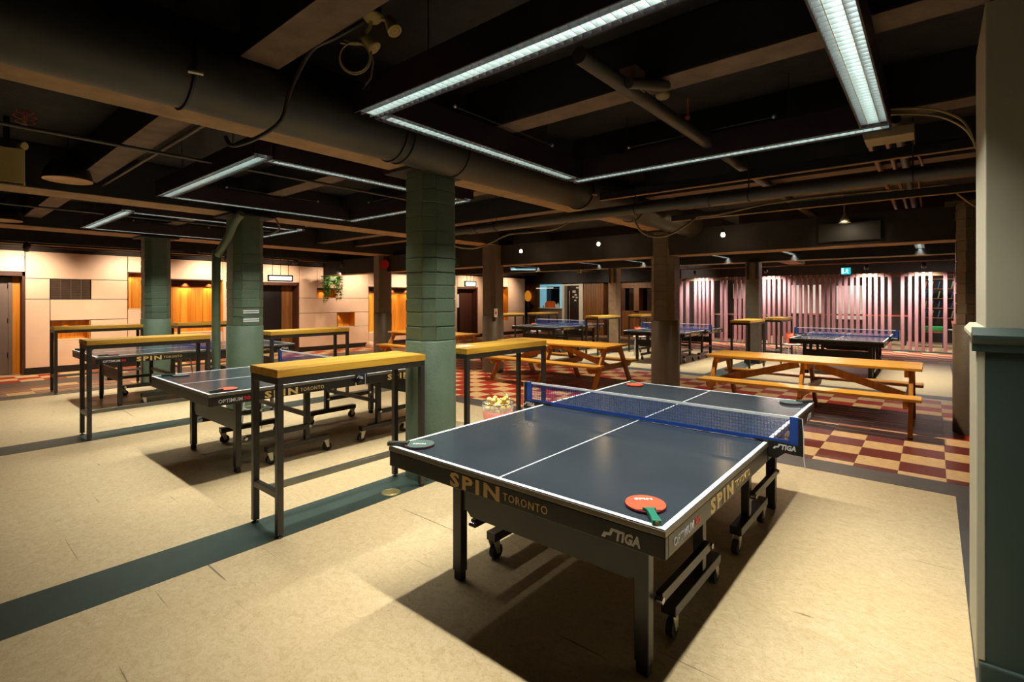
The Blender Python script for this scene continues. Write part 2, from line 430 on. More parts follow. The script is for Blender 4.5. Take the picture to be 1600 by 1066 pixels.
for k in tile_me:
    mb = MB()
    for (u, v, kk) in sorted(rest):
        if kk == k:
            g = 0.0015
            mb.box(u + g, u + T - g, v + g, v + T - g, 0.0005, 0.003)
    if mb.v: mb.build('floor_tile_field', k, floor, kind='stuff')
# half row of checks next to the grey band
for k in ('tile_cream', 'tile_red', 'tile_maroon'):
    mb = MB()
    for i in range(-33, 4):
        u = 1.97 + i * T
        if u < -8.6 or u + T > 3.0: continue
        kk = ('tile_maroon' if u > -0.9 else 'tile_red') if i % 2 else 'tile_cream'
        if kk == k: mb.box(u + .0015, u + T - .0015, 3.94, 4.048, 0.0005, 0.003)
    if mb.v: mb.build('floor_tile_half_row', k, floor, kind='stuff')

# ---------------------------------------------------------------- ceiling and beams
ceil = struct(MB().box(-14, 6, -6, 22, 3.12, 3.2).build('ceiling', 'ceiling'))
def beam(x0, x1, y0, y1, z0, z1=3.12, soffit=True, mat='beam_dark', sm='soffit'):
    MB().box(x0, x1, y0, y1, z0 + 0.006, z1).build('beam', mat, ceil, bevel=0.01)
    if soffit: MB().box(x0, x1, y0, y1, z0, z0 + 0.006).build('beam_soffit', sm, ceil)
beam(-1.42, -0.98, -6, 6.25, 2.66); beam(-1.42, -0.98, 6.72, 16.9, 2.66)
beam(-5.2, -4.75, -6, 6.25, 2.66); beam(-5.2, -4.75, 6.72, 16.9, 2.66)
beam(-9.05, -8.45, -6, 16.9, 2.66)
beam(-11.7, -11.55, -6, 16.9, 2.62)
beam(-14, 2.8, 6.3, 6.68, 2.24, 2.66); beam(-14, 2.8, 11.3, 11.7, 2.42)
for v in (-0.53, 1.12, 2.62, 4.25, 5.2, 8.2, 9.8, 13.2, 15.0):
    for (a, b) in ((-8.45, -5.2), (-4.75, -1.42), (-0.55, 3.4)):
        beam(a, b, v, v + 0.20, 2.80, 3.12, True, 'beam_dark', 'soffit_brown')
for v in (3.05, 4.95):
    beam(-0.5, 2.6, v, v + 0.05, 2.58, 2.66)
# ---------------------------------------------------------------- cream wall on the left
wl = struct(MB().box(-12.55, -12.47, -6, 16.0, 0, 3.12).build('wall_left', 'wall_dark'))
WU = -11.81
def cut(u0, u1, v0, v1, z0, z1, name, mat, bevel=0.004):
    return MB().box(u0, u1, v0, v1, z0, z1).build(name, mat, wl, bevel=bevel)
def panel(v0, v1, z0, z1):
    g = 0.006
    cut(WU - 0.04, WU, v0 + g, v1 - g, z0 + g, z1 - g, 'panel', 'panel')
    cut(WU - 0.5, WU - 0.045, v0, v1, z0, z1, 'panel_backing', 'wall_dark', 0)
for p in [(-2.2, -.55, .13, 2.51), (-.55, -.16, 2.08, 2.51), (-.16, 1.525, 1.955, 2.51), (-.16, .215, 1.535, 1.955), (.875, 1.525, 1.53, 1.955),
          (-.16, .215, .13, 1.535), (.215, 1.525, 1.085, 1.53), (.865, 1.525, .67, 1.085), (.215, 1.525, .13, .67),
          (1.525, 1.95, 2.145, 2.51), (1.525, 1.95, .13, 1.305), (1.95, 2.36, .13, 2.51), (2.36, 3.52, 2.015, 2.50), (2.36, 3.52, .13, .70),
          (3.52, 4.51, .13, 2.50), (4.51, 5.555, 2.0, 2.49), (5.555, 6.10, 1.56, 2.49), (6.10, 6.40, 1.865, 2.49), (6.40, 6.73, 1.865, 2.49), (6.73, 7.88, 1.56, 2.36),
          (5.555, 7.88, 1.12, 1.56), (5.555, 6.76, .67, 1.12), (7.37, 7.88, .67, 1.12), (5.555, 7.88, .13, .67), (7.88, 10.2, 1.93, 2.48),
          (7.88, 10.2, .13, .42), (10.2, 11.83, .13, 2.48), (11.83, 12.97, 2.0, 2.45), (12.97, 14.42, .13, 2.45), (14.42, 14.85, 2.05, 2.45), (14.42, 14.85, .13, .6), (14.85, 16.0, .13, 2.45)]:
    panel(*p)
def niche(v0, v1, z0, z1, band=0.0, planks=5, depth=0.42):
    b = WU - depth
    n = max(1, planks)
    for i in range(n):
        a0, a1 = v0 + (v1 - v0) * i / n, v0 + (v1 - v0) * (i + 1) / n
        cut(b - 0.03, b + 0.003 * (i % 2), a0 + 0.002, a1 - 0.002, z0, z1 - band, 'plank', 'alcove_wood', 0.002)
    if band: cut(b - 0.02, b + 0.02, v0, v1, z1 - band, z1, 'alcove_band', 'alcove_dark', 0)
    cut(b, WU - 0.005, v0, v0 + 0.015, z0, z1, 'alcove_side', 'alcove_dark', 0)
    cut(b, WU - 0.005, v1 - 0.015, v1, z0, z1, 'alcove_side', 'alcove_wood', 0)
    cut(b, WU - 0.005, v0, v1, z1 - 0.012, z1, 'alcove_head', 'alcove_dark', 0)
    cut(b, WU - 0.005, v0, v1, z0, z0 + 0.012, 'alcove_sill', 'panel', 0)
def niche_light(v, z, depth=0.42, p=3.0):
    spot('alcove_light', (WU - depth + 0.07, v, z - 0.03), (WU - depth + 0.10, v, z - 1), p, (1, 0.6, 0.22), 100, 0.7, 0.015)
niche(.215, .865, .67, 1.085, 0.0, 3, 0.3); niche_light(.5, 1.075, 0.3, 3.5)
niche(1.525, 1.95, 1.305, 2.145, 0.0, 3, 0.3); niche_light(1.66, 2.13, 0.3, 6.0)
niche(2.36, 3.52, .70, 2.015, 0.165, 7); niche_light(2.79, 2.0, p=34); niche_light(3.34, 2.0, p=34)
niche(6.10, 6.73, 1.56, 1.865, 0.05, 3, 0.3); niche_light(6.4, 1.85, 0.3, 3.5)
niche(6.76, 7.37, .67, 1.12, 0.0, 3, 0.3); niche_light(6.95, 1.11, 0.3, 3.5)
niche(7.88, 10.2, .42, 1.93, 0.2, 12)
for v in (8.1, 8.75, 9.1, 9.7): niche_light(v, 1.92, p=26)
niche(14.42, 14.85, .6, 2.05, 0.1, 3); niche_light(14.63, 2.03, p=12)
# recessed doorways
def doorway(n, v0, v1, z1, leaf_mat, leaf0, leaf1, jamb, handle=True, depth=0.35):
    d = struct(MB().box(WU - depth - 0.05, WU - depth, leaf0, leaf1, 0.01, z1 - 0.1).build('door_%d' % n, leaf_mat, bevel=0.004))
    MB().box(WU - depth, WU - 0.01, v1 - 0.04, v1, 0, z1).build('door_frame', 'alcove_dark', d)
    MB().box(WU - depth, WU - 0.01, v0, v1, z1 - 0.08, z1).build('door_frame', 'alcove_dark', d)
    if jamb:
        k = max(1, int(round((jamb[1] - jamb[0]) / 0.11)))
        for i in range(k):
            a = jamb[0] + (jamb[1] - jamb[0]) * i / k; b = jamb[0] + (jamb[1] - jamb[0]) * (i + 1) / k
            MB().box(WU - depth - 0.02, WU - depth + 0.01, a + .002, b - .002, 0, z1 - 0.08).build('plank', 'brown_wood' if n > 1 else 'alcove_wood', d)
    return d
d1 = doorway(1, -.55, -.16, 2.08, 'door_grey', -1.5, -.37, (-.31, -.20))
for z in (0.35, 1.05, 1.75): MB().cyl((WU - .345, -.372, z), (WU - .345, -.372, z + .1), .014, 8).build('hinge', 'black', d1)
MB().box(WU - .36, WU - .33, -.37, -.31, 0, 1.98).build('door_frame', 'door_grey', d1)
d2 = doorway(2, 4.51, 5.555, 2.0, 'door_dark', 4.52, 5.20, (5.20, 5.52))
d3 = doorway(3, 11.83, 12.97, 2.0, 'alcove_dark', 12.25, 12.95, None, depth=0.3)
MB().box(WU - .37, WU - .32, 11.85, 12.25, 0, 1.9).build('door_leaf', 'door_dark', d3)
MB().box(WU - .34, WU - .31, 11.98, 12.22, 1.2, 1.72).build('door_pane', 'white', d3)
bs = struct(MB().box(WU - .03, WU + .012, -.16, 4.51, 0, .12).build('baseboard_left', 'black', bevel=.004))
struct(MB().box(WU - .03, WU + .012, 5.555, 11.83, 0, .12).build('baseboard_left', 'black', bevel=.004))
struct(MB().box(WU - .03, WU + .012, 12.97, 16.0, 0, .12).build('baseboard_left', 'black', bevel=.004))
# services ledge over the panels
tr = struct(MB().box(-12.4, -11.85, -6, 16.0, 2.515, 3.12).build('trim_1', 'wall_dark'))
for z, r, m in ((2.60, .022, 'pipe'), (2.72, .03, 'soffit'), (2.86, .02, 'pipe')):
    MB().cyl((-11.80, -6, z), (-11.80, 16, z), r, 8).build('pipe', m, tr)
MB().box(-10.77, -10.73, -3, 2.3, 2.60, 2.64).build('track_rail', 'black', tr)
MB().box(-10.77, -10.73, 2.6, 15.5, 2.60, 2.64).build('track_rail', 'black', tr)
# dark duct box dropping in front of the panel right of the planter
MB().box(-11.8, -11.2, 6.5, 9.8, 2.36, 2.64).build('duct_drop', 'duct', tr, bevel=.01)

# ---------------------------------------------------------------- far wall with hatch, door, panelling
wb = struct(MB().box(-13.4, -5.15, 17.45, 17.53, 0, 3.12).build('wall_back', 'wall_dark'))
def bk(u0, u1, v0, v1, z0, z1, name, mat, parent=None, bevel=0.004):
    return MB().box(u0, u1, v0, v1, z0, z1).build(name, mat, parent or wb, bevel=bevel)
bk(-13.4, -5.15, 16.6, 17.44, 2.22, 3.1, 'bulkhead', 'beam_dark')
bk(-13.35, -11.74, 17.0, 17.44, 0, 2.2, 'panel', 'brown_wood')
bk(-11.72, -10.45, 17.0, 17.44, 0, 1.10, 'panel', 'door_grey')
bk(-10.48, -10.36, 16.98, 17.44, 0, 2.2, 'door_frame', 'white'); bk(-9.60, -9.40, 16.98, 17.44, 0, 2.2, 'door_frame', 'white')
bk(-10.36, -9.60, 16.98, 17.44, 2.12, 2.2, 'door_frame', 'white')
win = struct(MB().box(-11.66, -10.56, 17.36, 17.40, 1.16, 2.14).build('window_1', 'glass_dark'))
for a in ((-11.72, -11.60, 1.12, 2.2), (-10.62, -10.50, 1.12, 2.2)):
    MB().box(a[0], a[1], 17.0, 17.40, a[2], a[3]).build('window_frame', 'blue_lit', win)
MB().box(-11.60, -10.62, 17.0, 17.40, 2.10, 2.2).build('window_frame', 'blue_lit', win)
MB().box(-11.72, -10.45, 16.9, 17.40, 1.10, 1.14).build('window_sill', 'white', win, bevel=.005)
MB().cyl((-11.9, 16.96, 2.03), (-10.95, 16.96, 2.03), .012, 8).build('lamp_tube', 'white_lit', win)
d4 = struct(MB().box(-10.35, -9.61, 17.2, 17.25, 0.01, 2.11).build('door_4', 'door_dark', bevel=.005))
MB().box(-10.22, -10.17, 17.15, 17.2, .2, 1.9).build('door_handle', 'chrome', d4)
MB().box(-9.86, -9.68, 17.16, 17.2, 2.0, 2.06).build('door_closer', 'white', d4)
random.seed(3)
for (x, z, a, b) in ((-9.98, 1.86, .16, .1), (-9.9, 1.72, .1, .07), (-10.02, 1.62, .1, .06), (-9.85, 1.6, .09, .07), (-9.92, 1.47, .1, .06)):
    MB().box(x - a / 2, x + a / 2, 17.19, 17.2, z - b / 2, z + b / 2).build('notice', 'white', d4)
for i in range(8):
    bk(-9.37 + i * .121, -9.37 + (i + 1) * .121 - .004, 17.0 + .006 * (i % 2), 17.44, 0, 2.2, 'plank', 'brown_wood', None, .003)
bk(-8.39, -7.5, 17.2, 17.44, 0, 2.2, 'panel', 'alcove_dark')
for i in range(10):
    bk(-7.55 + i * .24, -7.55 + (i + 1) * .24 - .006, 17.0, 17.44, 0, 1.0, 'plank', 'brown_wood', None, .003)
win2 = struct(MB().box(-7.5, -5.2, 17.38, 17.42, 1.0, 2.0).build('window_2', 'glass_dark'))
for (a, b, c, d) in ((-7.55, -5.15, 1.98, 2.22), (-7.02, -6.80, 1.0, 1.98), (-7.55, -5.15, 1.0, 1.06), (-5.35, -5.15, 1.0, 1.98)):
    MB().box(a, b, 17.0, 17.36, c, d).build('window_frame', 'brown_wood', win2)

# ---------------------------------------------------------------- room behind the slats, right wall
struct(MB().box(-5.15, 4.2, 21.6, 21.7, 0, 3.12).build('wall_far', 'back_dark'))
struct(MB().box(-5.2, -5.12, 17.1, 21.6, 0, 3.12).build('wall_side', 'back_dark'))
struct(MB().box(3.4, 3.5, 2.0, 22, 0, 3.12).build('wall_right', 'wall_dark'))
# ---------------------------------------------------------------- wall end at the right with its wainscot
st = struct(MB().box(2.372, 6.0, 1.12, 1.70, 1.42, 2.72).build('wall_end', 'stub_cream', bevel=.004))
MB().box(2.366, 6.0, 1.114, 1.70, 0, 1.36).build('wainscot', 'stub_green', st, bevel=.004)
MB().box(2.345, 2.372, 1.11, 1.18, 0.10, 1.34).build('corner_board', 'stub_cream', st, bevel=.004)
for i in range(5):
    MB().box(2.348, 2.372, 1.19 + i * .1, 1.284 + i * .1, 0.02, 1.34).build('wainscot_board', 'stub_cream', st, bevel=.003)
MB().prism([(2.33, 1.40), (2.33, 1.385), (2.35, 1.365), (2.35, 1.335), (2.40, 1.335), (2.40, 1.425), (2.35, 1.425)], 'y', 1.142, 1.73).build('chair_rail', 'stub_cream', st)
MB().prism([(1.075, 1.395), (1.075, 1.385), (1.095, 1.36), (1.095, 1.33), (1.14, 1.33), (1.14, 1.425), (1.10, 1.425)], 'x', 2.332, 6.0).build('chair_rail', 'stub_green', st)
MB().box(2.35, 6.0, 1.098, 1.13, 0, 0.095).build('baseboard', 'stub_green', st, bevel=.008)
MB().box(2.42, 6, 1.14, 1.7, 2.72, 3.12).build('wall_top', 'beam_dark', st)
MB().cyl((2.40, 1.16, 2.6), (2.40, 1.16, 3.1), .012, 8).build('conduit', 'copper', st)

# ---------------------------------------------------------------- pillars
def pillar(u, v, mat, label, blocks=True, top=2.66, D=0.44, zc=1.18, stripes=False):
    t = thing('pillar', label, 'pillar', (u, v, 0), 0, None)
    r = D / 2
    MB().lathe([(r, 0), (r, zc - .010), (r * .96, zc), (0.01, zc)], n=40).build('plaster_base', mat, t)
    h = r * 0.86; ch = h - math.sqrt(r * r - h * h) * .97
    octo = [(-h + ch, -h), (h - ch, -h), (h, -h + ch), (h, h - ch), (h - ch, h), (-h + ch, h), (-h, h - ch), (-h, -h + ch)]
    if not blocks:
        MB().prism(octo, 'z', zc, top).build('pillar_shaft', mat, t, bevel=.006); return t
    q = [(a * .97, b * .97) for a, b in octo]
    MB().prism(q, 'z', zc - .01, top).build('pillar_core', mat, t)
    rnd = random.Random(int(u * 100 + v * 10))
    z = zc; n = 0
    while z < top - 0.03:
        hh = min(0.118 + rnd.uniform(-.006, .006), top - z)
        for s in range(8):
            a, b = Vector(octo[s]), Vector(octo[(s + 1) % 8])
            mid = (a + b) / 2; d = (b - a).normalized(); nrm = Vector((d.y, -d.x))
            o = rnd.uniform(-.004, .005); L = (b - a).length
            p0 = a + d * .002 + nrm * (o - .02); p1 = b - d * .002 + nrm * (o - .02); p2 = b - d * .002 + nrm * o; p3 = a + d * .002 + nrm * o
            MB().prism([p0, p1, p2, p3], 'z', z + .0045, z + hh - .0045).build('block', mat, t, bevel=.004)
        z += hh; n += 1
    if stripes:
        for zz in (1.235, 1.262, 1.345, 1.372):
            MB().box(h - .001, h + .004, -h + ch + .01, h - ch - .01, zz, zz + .017).build('painted_line', 'white', t)
    MB().box(-.29, .29, -.29, .29, top - .03, top - .002).build('pillar_cap', 'beam_dark', t)
    return t
pillar(-1.2, 1.33, 'pillar_green', 'green painted block pillar beside the nearest wooden bar table')
pillar(-4.95, 1.28, 'pillar_green', 'green painted pillar with four white lines and a drainpipe beside it', stripes=True, D=.45)
pillar(-8.68, 1.24, 'pillar_green', 'green painted pillar against the cream wall, farthest left of the three', D=.46)
pillar(-1.23, 6.48, 'pillar_brown', 'brown pillar rising between the two picnic tables', D=.46)
pillar(-4.93, 6.27, 'pillar_brown', 'brown pillar with a white switch box, behind the left picnic table', False, D=.45)
pillar(-8.85, 6.3, 'pillar_brown', 'dark brown pillar under the red alarm bell', False, D=.46)
pillar(2.60, 6.15, 'pillar_brown', 'brown pillar half hidden by the wall end at the right', D=.44, zc=1.25)
def square_post(u, v, d, label, mat):
    t = thing('post', label, 'pillar', (u, v, 0))
    MB().box(-d / 2, d / 2, -d / 2, d / 2, 0, 2.41).build('post_shaft', mat, t, bevel=.01)
    for a in (-1, 1):
        MB().cyl((a * d * .32, -d / 2 - .03, 2.0), (a * d * .32, -d / 2 - .03, 2.41), .03, 8).build('conduit', 'pipe', t)
    MB().box(-d / 2 - .02, d / 2 + .02, -d / 2 - .02, d / 2 + .02, 0, .1).build('post_foot', 'black', t)
    return t
square_post(-1.10, 11.35, .30, 'square grey brown post in front of the slat screen', 'pillar_brown')
square_post(-4.90, 11.5, .26, 'square pale post in front of the dark wood wall', 'soffit')
# ---------------------------------------------------------------- fluorescent frames
def light_frame(i, fu, fv, fz, label, louv):
    t = thing('light_frame', label, 'ceiling light', (fu, fv, fz), 0, 'rectangular fluorescent light frames')
    h = 0.15
    runs = [('x', 0, FU, 0), ('x', 0, FU, FV - FB), ('y', FB, FV - FB, 0), ('y', FB, FV - FB, FU - FB)]
    for ax, a, b, o in runs:
        m = MB(); e = 0.008
        def bx(p0, p1, q0, q1, z0, z1):
            if ax == 'x': m.box(p0, p1, q0, q1, z0, z1)
            else: m.box(q0, q1, p0, p1, z0, z1)
        bx(a, b, o, o + e, 0, h); bx(a, b, o + FB - e, o + FB, 0, h); bx(a, b, o, o + FB, h, h + .01)
        bx(a, a + e, o, o + FB, 0.02, h); bx(b - e, b, o, o + FB, 0.02, h)
        m.build('casing', 'casing', t)
        m = MB(); bx(a + .02, b - .02, o + .02, o + FB - .02, .075, .085); m.build('reflector', 'tube', t)
        for q in (o + .05, o + FB - .05):
            if ax == 'x': p = ((a + .04, q, .05), (b - .04, q, .05))
            else: p = ((q, a + .04, .05), (q, b - .04, .05))
            MB().cyl(p[0], p[1], .013, 8).build('tube', 'tube', t)
        m = MB(); k = int((b - a) / louv)
        for j in range(1, k):
            p = a + (b - a) * j / k
            bx(p - .0012, p + .0012, o + e, o + FB - e, 0.004, 0.034)
        m.build('louver_blades', 'louver', t, kind='stuff')
        m = MB()
        for q in (o + .045, o + .105): bx(a + e, b - e, q - .0015, q + .0015, 0.0, .036)
        m.build('louver_rail', 'louver', t)
        mid = (a + b) / 2
        for p in (mid - .62, mid + .62):
            ends = (p, o + FB / 2) if ax == 'x' else (o + FB / 2, p)
            MB().cyl((ends[0], ends[1], h), (ends[0], ends[1], 3.12 - fz), .004, 6).build('hanger', 'steel', t)
        q = o + FB + .03 if o < 1 else o - .03
        c = [(mid - .55, q, h + .03), (mid + .55, q, h + .03)] if ax == 'x' else [(q, mid - .55, h + .03), (q, mid + .55, h + .03)]
        MB().cyl(c[0], c[1], .006, 6).build('side_rod', 'black', t)
        for e_ in c: MB().sphere(e_, .014, 8, 6).build('rod_end', 'zinc', t)
    return t
LBL = ['light frame over the nearest table tennis table, its louvers largest in view', 'light frame hanging over the middle table tennis table on the left', 'light frame over the farthest left table near the cream wall',
       'light frame over the far table in front of the pink slats', 'light frame over the far table behind the middle brown pillar', 'light frame over the far table by the serving hatch']
for i, (fu, fv, fz) in enumerate(FRAMES): light_frame(i, fu, fv, fz, LBL[i], 0.045 if i < 2 else 0.08)

# ---------------------------------------------------------------- table tennis tables
W_, L_, TH = 1.525, 2.74, 0.76
TABLES = {}
LETTERS = [('SPIN', .062, 'gold', .30, .0022, 0, 1.25), ('TORONTO', .034, 'gold', .235, .0002, 0, 1.15), ('STIGA', .04, 'silver', .125, .0018, .22, 1.05), ('OPTIMUM', .032, 'silver', .19, .0006, 0, 1.05), ('30', .032, 'red_letter', .055, .0014, 0, 1.0)]
LET = {}
for tx, sz, mt, wd, bo, sh, sp_ in LETTERS: LET[tx] = text_mesh(tx, sz, mt, wd, bo, sh, sp_)
for tx, sz, wd in (('SPIN', .085, .31),): LET['SPIN_END'] = text_mesh(tx, .066, 'gold', .31, .0024, 0, 1.25)
me = text_mesh('TIGA', .04, 'silver', .098, .0018, .18, 1.05)
LET['TIGA'] = me
S_OUT = [(-.056, .0), (-.040, .0), (-.036, .010), (-.016, .013), (-.008, .031), (.010, .031), (.014, .041), (-.016, .041), (-.024, .022), (-.045, .020)]
def stiga(parent, loc, rot):
    t = link('lettering', LET['TIGA'], parent); t.location = loc; t.rotation_euler = rot
    m = MB()
    m.prism(S_OUT, 'z', 0, .0008)
    s = m.build('lettering', 'silver', parent); s.location = loc; s.rotation_euler = rot
def caster(m_, u, v):
    pass
def make_table(label, loc, full=True):
    t = thing('table_tennis_table', label, 'table', loc, 0, 'table tennis tables')
    for k, (v0, v1) in enumerate(((0, L_ / 2 - .003), (L_ / 2 + .003, L_))):
        h = MB().box(0.004, W_ - .004, v0 + .004, v1 - .004, TH - .022, TH).build('tabletop', 'top', t, bevel=.002)
        MB().box(0, W_, v0, v1, TH - .026, TH - .004).build('edge_strip', 'edge_metal', h, bevel=.002)
        ln = MB().box(0.002, .022, v0 + .002, v1 - .002, TH, TH + .0007).box(W_ - .022, W_ - .002, v0 + .002, v1 - .002, TH, TH + .0007)
        ln.box(W_ / 2 - .0035, W_ / 2 + .0035, v0 + .002, v1 - .002, TH, TH + .0007)
        e = (v0 + .002, v0 + .022) if k == 0 else (v1 - .022, v1 - .002)
        ln.box(.022, W_ - .022, e[0], e[1], TH, TH + .0007)
        ln.build('court_line', 'line', h)
        s = 1 if k == 0 else -1
        e0 = v0 if k == 0 else v1          # outer end
        y = lambda d: e0 + s * d
        def yb(m, x0, x1, d0, d1, z0, z1):
            a, b = sorted((y(d0), y(d1))); return m.box(x0, x1, a, b, z0, z1)
        f = MB(); zt, zb = TH - .028, TH - .105
        yb(f, .002, W_ - .002, .003, .030, zb, zt); yb(f, .002, .028, .03, 1.36, zb, zt); yb(f, W_ - .028, W_ - .002, .03, 1.36, zb, zt)
        yb(f, .03, W_ - .03, 1.33, 1.36, zb + .03, zt)
        f.build('apron', 'frame_black', t, bevel=.003)
        for x in (.22, 1.30):
            lg = yb(MB(), x - .032, x + .032, .285, .335, .05, TH - .04).build('leg', 'frame_black', t, bevel=.004)
            yb(MB(), x - .028, x + .028, .29, .33, 0, .055).build('foot', 'rubber', lg, bevel=.006)
            # caster beam with its post and link
            cb = yb(MB(), x - .035, x + .035, .56, 1.18, .115, .165).build('caster_beam', 'frame_black', t, bevel=.004)
            for d in (.585, 1.15):
                MB().cyl((x - .016, y(d + .02), .043), (x + .016, y(d + .02), .043), .043, 18).build('wheel', 'rubber', cb)
                MB().prism([(y(d - .022), .112), (y(d + .03), .112), (y(d + .034), .036), (y(d + .008), .036)], 'x', x + .019, x + .0235).build('fork', 'zinc', cb)
                MB().prism([(y(d - .022), .112), (y(d + .03), .112), (y(d + .034), .036), (y(d + .008), .036)], 'x', x - .0235, x - .019).build('fork', 'zinc', cb)
                MB().cyl((x - .026, y(d + .02), .043), (x + .026, y(d + .02), .043), .007, 8).build('axle', 'chrome', cb)
            yb(MB(), x - .025, x + .025, .93, .98, .165, TH - .03).build('post', 'frame_black', t, bevel=.003)
            MB().bar((x + .04, y(.37), .295), (x + .04, y(.955), .295), .03, .045).build('link_arm', 'frame_black', t, bevel=.002)
            for d in (.36, .96): MB().cyl((x + .03, y(d), .295), (x + .064, y(d), .295), .014, 10).build('bolt', 'chrome', t)
        cp = [(.25, .535), (1.27, .535), (1.27, .395), (1.245, .37), (.31, .37), (.285, .395), (.25, .395)]
        a, b = sorted((y(.30), y(.32))); MB().prism(cp, 'y', a, b).build('cross_plate', 'frame_black', t)
        MB().bar((.25, y(.955), .40), (1.27, y(.955), .40), .03, .04).build('cross_bar', 'frame_black', t)
    # lettering
    def let(key, loc, rot):
        o = link('lettering', LET[key], t); o.location = loc; o.rotation_euler = rot
    zy = .001
    X = W_ - .002 + .001
    let('OPTIMUM', (X, .075, .675), ROT_SIDE); let('30', (X, .275, .675), ROT_SIDE); let('SPIN', (X, .45, .662), ROT_SIDE); let('TORONTO', (X, .775, .676), ROT_SIDE)
    let('SPIN', (X, 1.75, .662), ROT_SIDE); let('TORONTO', (X, 2.075, .676), ROT_SIDE); stiga(t, (X, 2.52, .668), ROT_SIDE)
    # net
    yn = L_ / 2
    net = MB()
    p = .0165; z0, z1 = TH + .022, TH + .148; r = .0011
    x0, x1 = -.145, W_ + .145
    n = int((x1 - x0) / p)
    for i in range(n + 1):
        x = x0 + (x1 - x0) * i / n; net.box(x - r, x + r, yn - r, yn + r, z0, z1)
    k = int((z1 - z0) / p)
    for j in range(k + 1):
        z = z0 + (z1 - z0) * j / k; net.box(x0, x1, yn - r, yn + r, z - r, z + r)
    nt = net.build('net', 'net', t, kind='stuff')
    MB().box(x0, x1, yn - .003, yn + .003, TH + .140, TH + .1545).build('net_band', 'net_band', nt)
    MB().box(x0, x1, yn - .003, yn + .003, TH + .004, TH + .026).build('net_hem', 'net_blue', nt)
    for s in (-1, 1):
        xe = -.145 if s < 0 else W_ + .145
        a, b = sorted((xe, xe + s * .022))
        MB().box(a, b, yn - .011, yn + .011, TH - .02, TH + .150).build('net_post', 'black', nt, bevel=.002)
        a, b = sorted((xe - s * .042, xe + s * .002))
        MB().box(a, b, yn - .006, yn + .006, TH - .0, TH + .154).build('net_sleeve', 'net_blue', nt, bevel=.002)
        pr = [(xe + s * .024, TH + .004), (xe + s * .024, TH - .045), (xe - s * .02, TH - .045), (xe - s * .06, TH - .04), (xe - s * .10, TH - .075), (xe - s * .142, TH - .075), (xe - s * .142, TH + .006), (xe - s * .215, TH + .006), (xe - s * .215, TH + .014), (xe - s * .10, TH + .014)]
        cl = MB().prism(pr, 'y', yn - .014, yn + .014).build('net_clamp', 'black', nt)
        q2 = MB().prism(S_OUT, 'z', 0, .0008).build('clamp_lettering', 'silver', nt)
        q = link('clamp_lettering', LET['TIGA'], nt); q.scale = (.72, .72, 1)
        q.location = ((xe - s * .045) - .035, yn - .015, TH - .026); q.rotation_euler = ROT_END; q2.location = q.location; q2.rotation_euler = ROT_END; q2.scale = q.scale
        MB().tube([(xe + s * .02, yn - .013, TH + .15), (xe + s * .026, yn - .014, TH + .05), (xe + s * .026, yn - .013, TH - .05), (xe + s * .034, yn - .013, TH - .12)], .0022, 6).build('net_cord', 'white', nt)
    return t
tab = make_table('slate blue table tennis table nearest the camera with blue net and gold lettering', (0, 0, 0))
TP = [(0, 0), (-3.82, -.08), (-7.88, -.05), (0.0, 9.62), (-3.66, 9.65), (-7.25, 9.65)]
TL = [None, 'table tennis table standing partly behind the nearest wooden bar table', 'table tennis table farthest left, in front of the cream panelled wall',
      'far table tennis table standing in front of the pink slat screen', 'far table tennis table half hidden by the brown pillar in the middle', 'far table tennis table in front of the serving hatch and dark door']
for p, l in zip(TP[1:], TL[1:]):
    c = copy_tree(tab); c.location = (p[0], p[1], 0); c['label'] = l

# gold lettering on the near end of the nearest table only
for key, loc in (('SPIN_END', (.47, .002, .661)), ('TORONTO', (.80, .002, .675))):
    o = link('lettering', LET[key], tab); o.location = loc; o.rotation_euler = ROT_END
stiga(tab, (1.335, .002, .668), ROT_END)

# ---------------------------------------------------------------- paddles
def paddle(label, face, handle, c, butt, zc=.76, flip=False, txt=True):
    d = Vector((butt[0] - c[0], butt[1] - c[1])); rz = math.atan2(d.y, d.x)
    t = thing('table_tennis_paddle', label, 'paddle', (c[0], c[1], zc + .0012), rz, 'paddles on the tables')
    n = 36
    def blade(k): return [(k * .079 * math.cos(2 * PI * i / n) , k * .075 * math.sin(2 * PI * i / n)) for i in range(n)]
    MB().prism(blade(1), 'z', .0022, .0085).build('blade', 'ply', t)
    cutb = [p for p in blade(.985) if p[0] < .062]
    MB().prism(cutb, 'z', .0085, .0108).build('rubber_face', face, t)
    MB().prism(cutb, 'z', 0, .0022).build('rubber_back', 'black', t)
    hp = [(.058, -.026), (.075, -.014), (.12, -.0135), (.165, -.0165), (.170, -.014), (.170, .014), (.165, .0165), (.12, .0135), (.075, .014), (.058, .026)]
    MB().prism(hp, 'z', -.0004 + .0012, .0205).build('handle', handle, t, bevel=.004)
    MB().cyl((.1695, 0, .0105), (.1715, 0, .0105), .007, 10).build('butt_badge', 'gold', t)
    if txt:
        me = text_mesh('SPIN', .017, 'white', .068, .0008, 0, 1.15)
        o = link('lettering', me, t)
        if flip: o.location = (-.028, -.034, .0109); o.rotation_euler = (0, 0, PI / 2)
        else: o.location = (.034, .018, .0109); o.rotation_euler = (0, 0, PI)
        o.location.z = .0116
    return t
paddle('grey green paddle at the near left corner of the nearest table', 'green_rubber', 'handle_dark', (.125, .105), (.0, .005))
paddle('orange red paddle with green handle at the near right corner of the nearest table', 'orange_rubber', 'handle_green', (1.385, .145), (1.50, .0), flip=True)
paddle('orange red paddle beyond the net at the far left corner of the nearest table', 'orange_rubber', 'handle_green', (.155, 2.55), (.045, 2.70), txt=False)
paddle('grey green paddle beyond the net at the far right corner of the nearest table', 'green_rubber', 'handle_dark', (1.40, 2.585), (1.51, 2.71), txt=False)
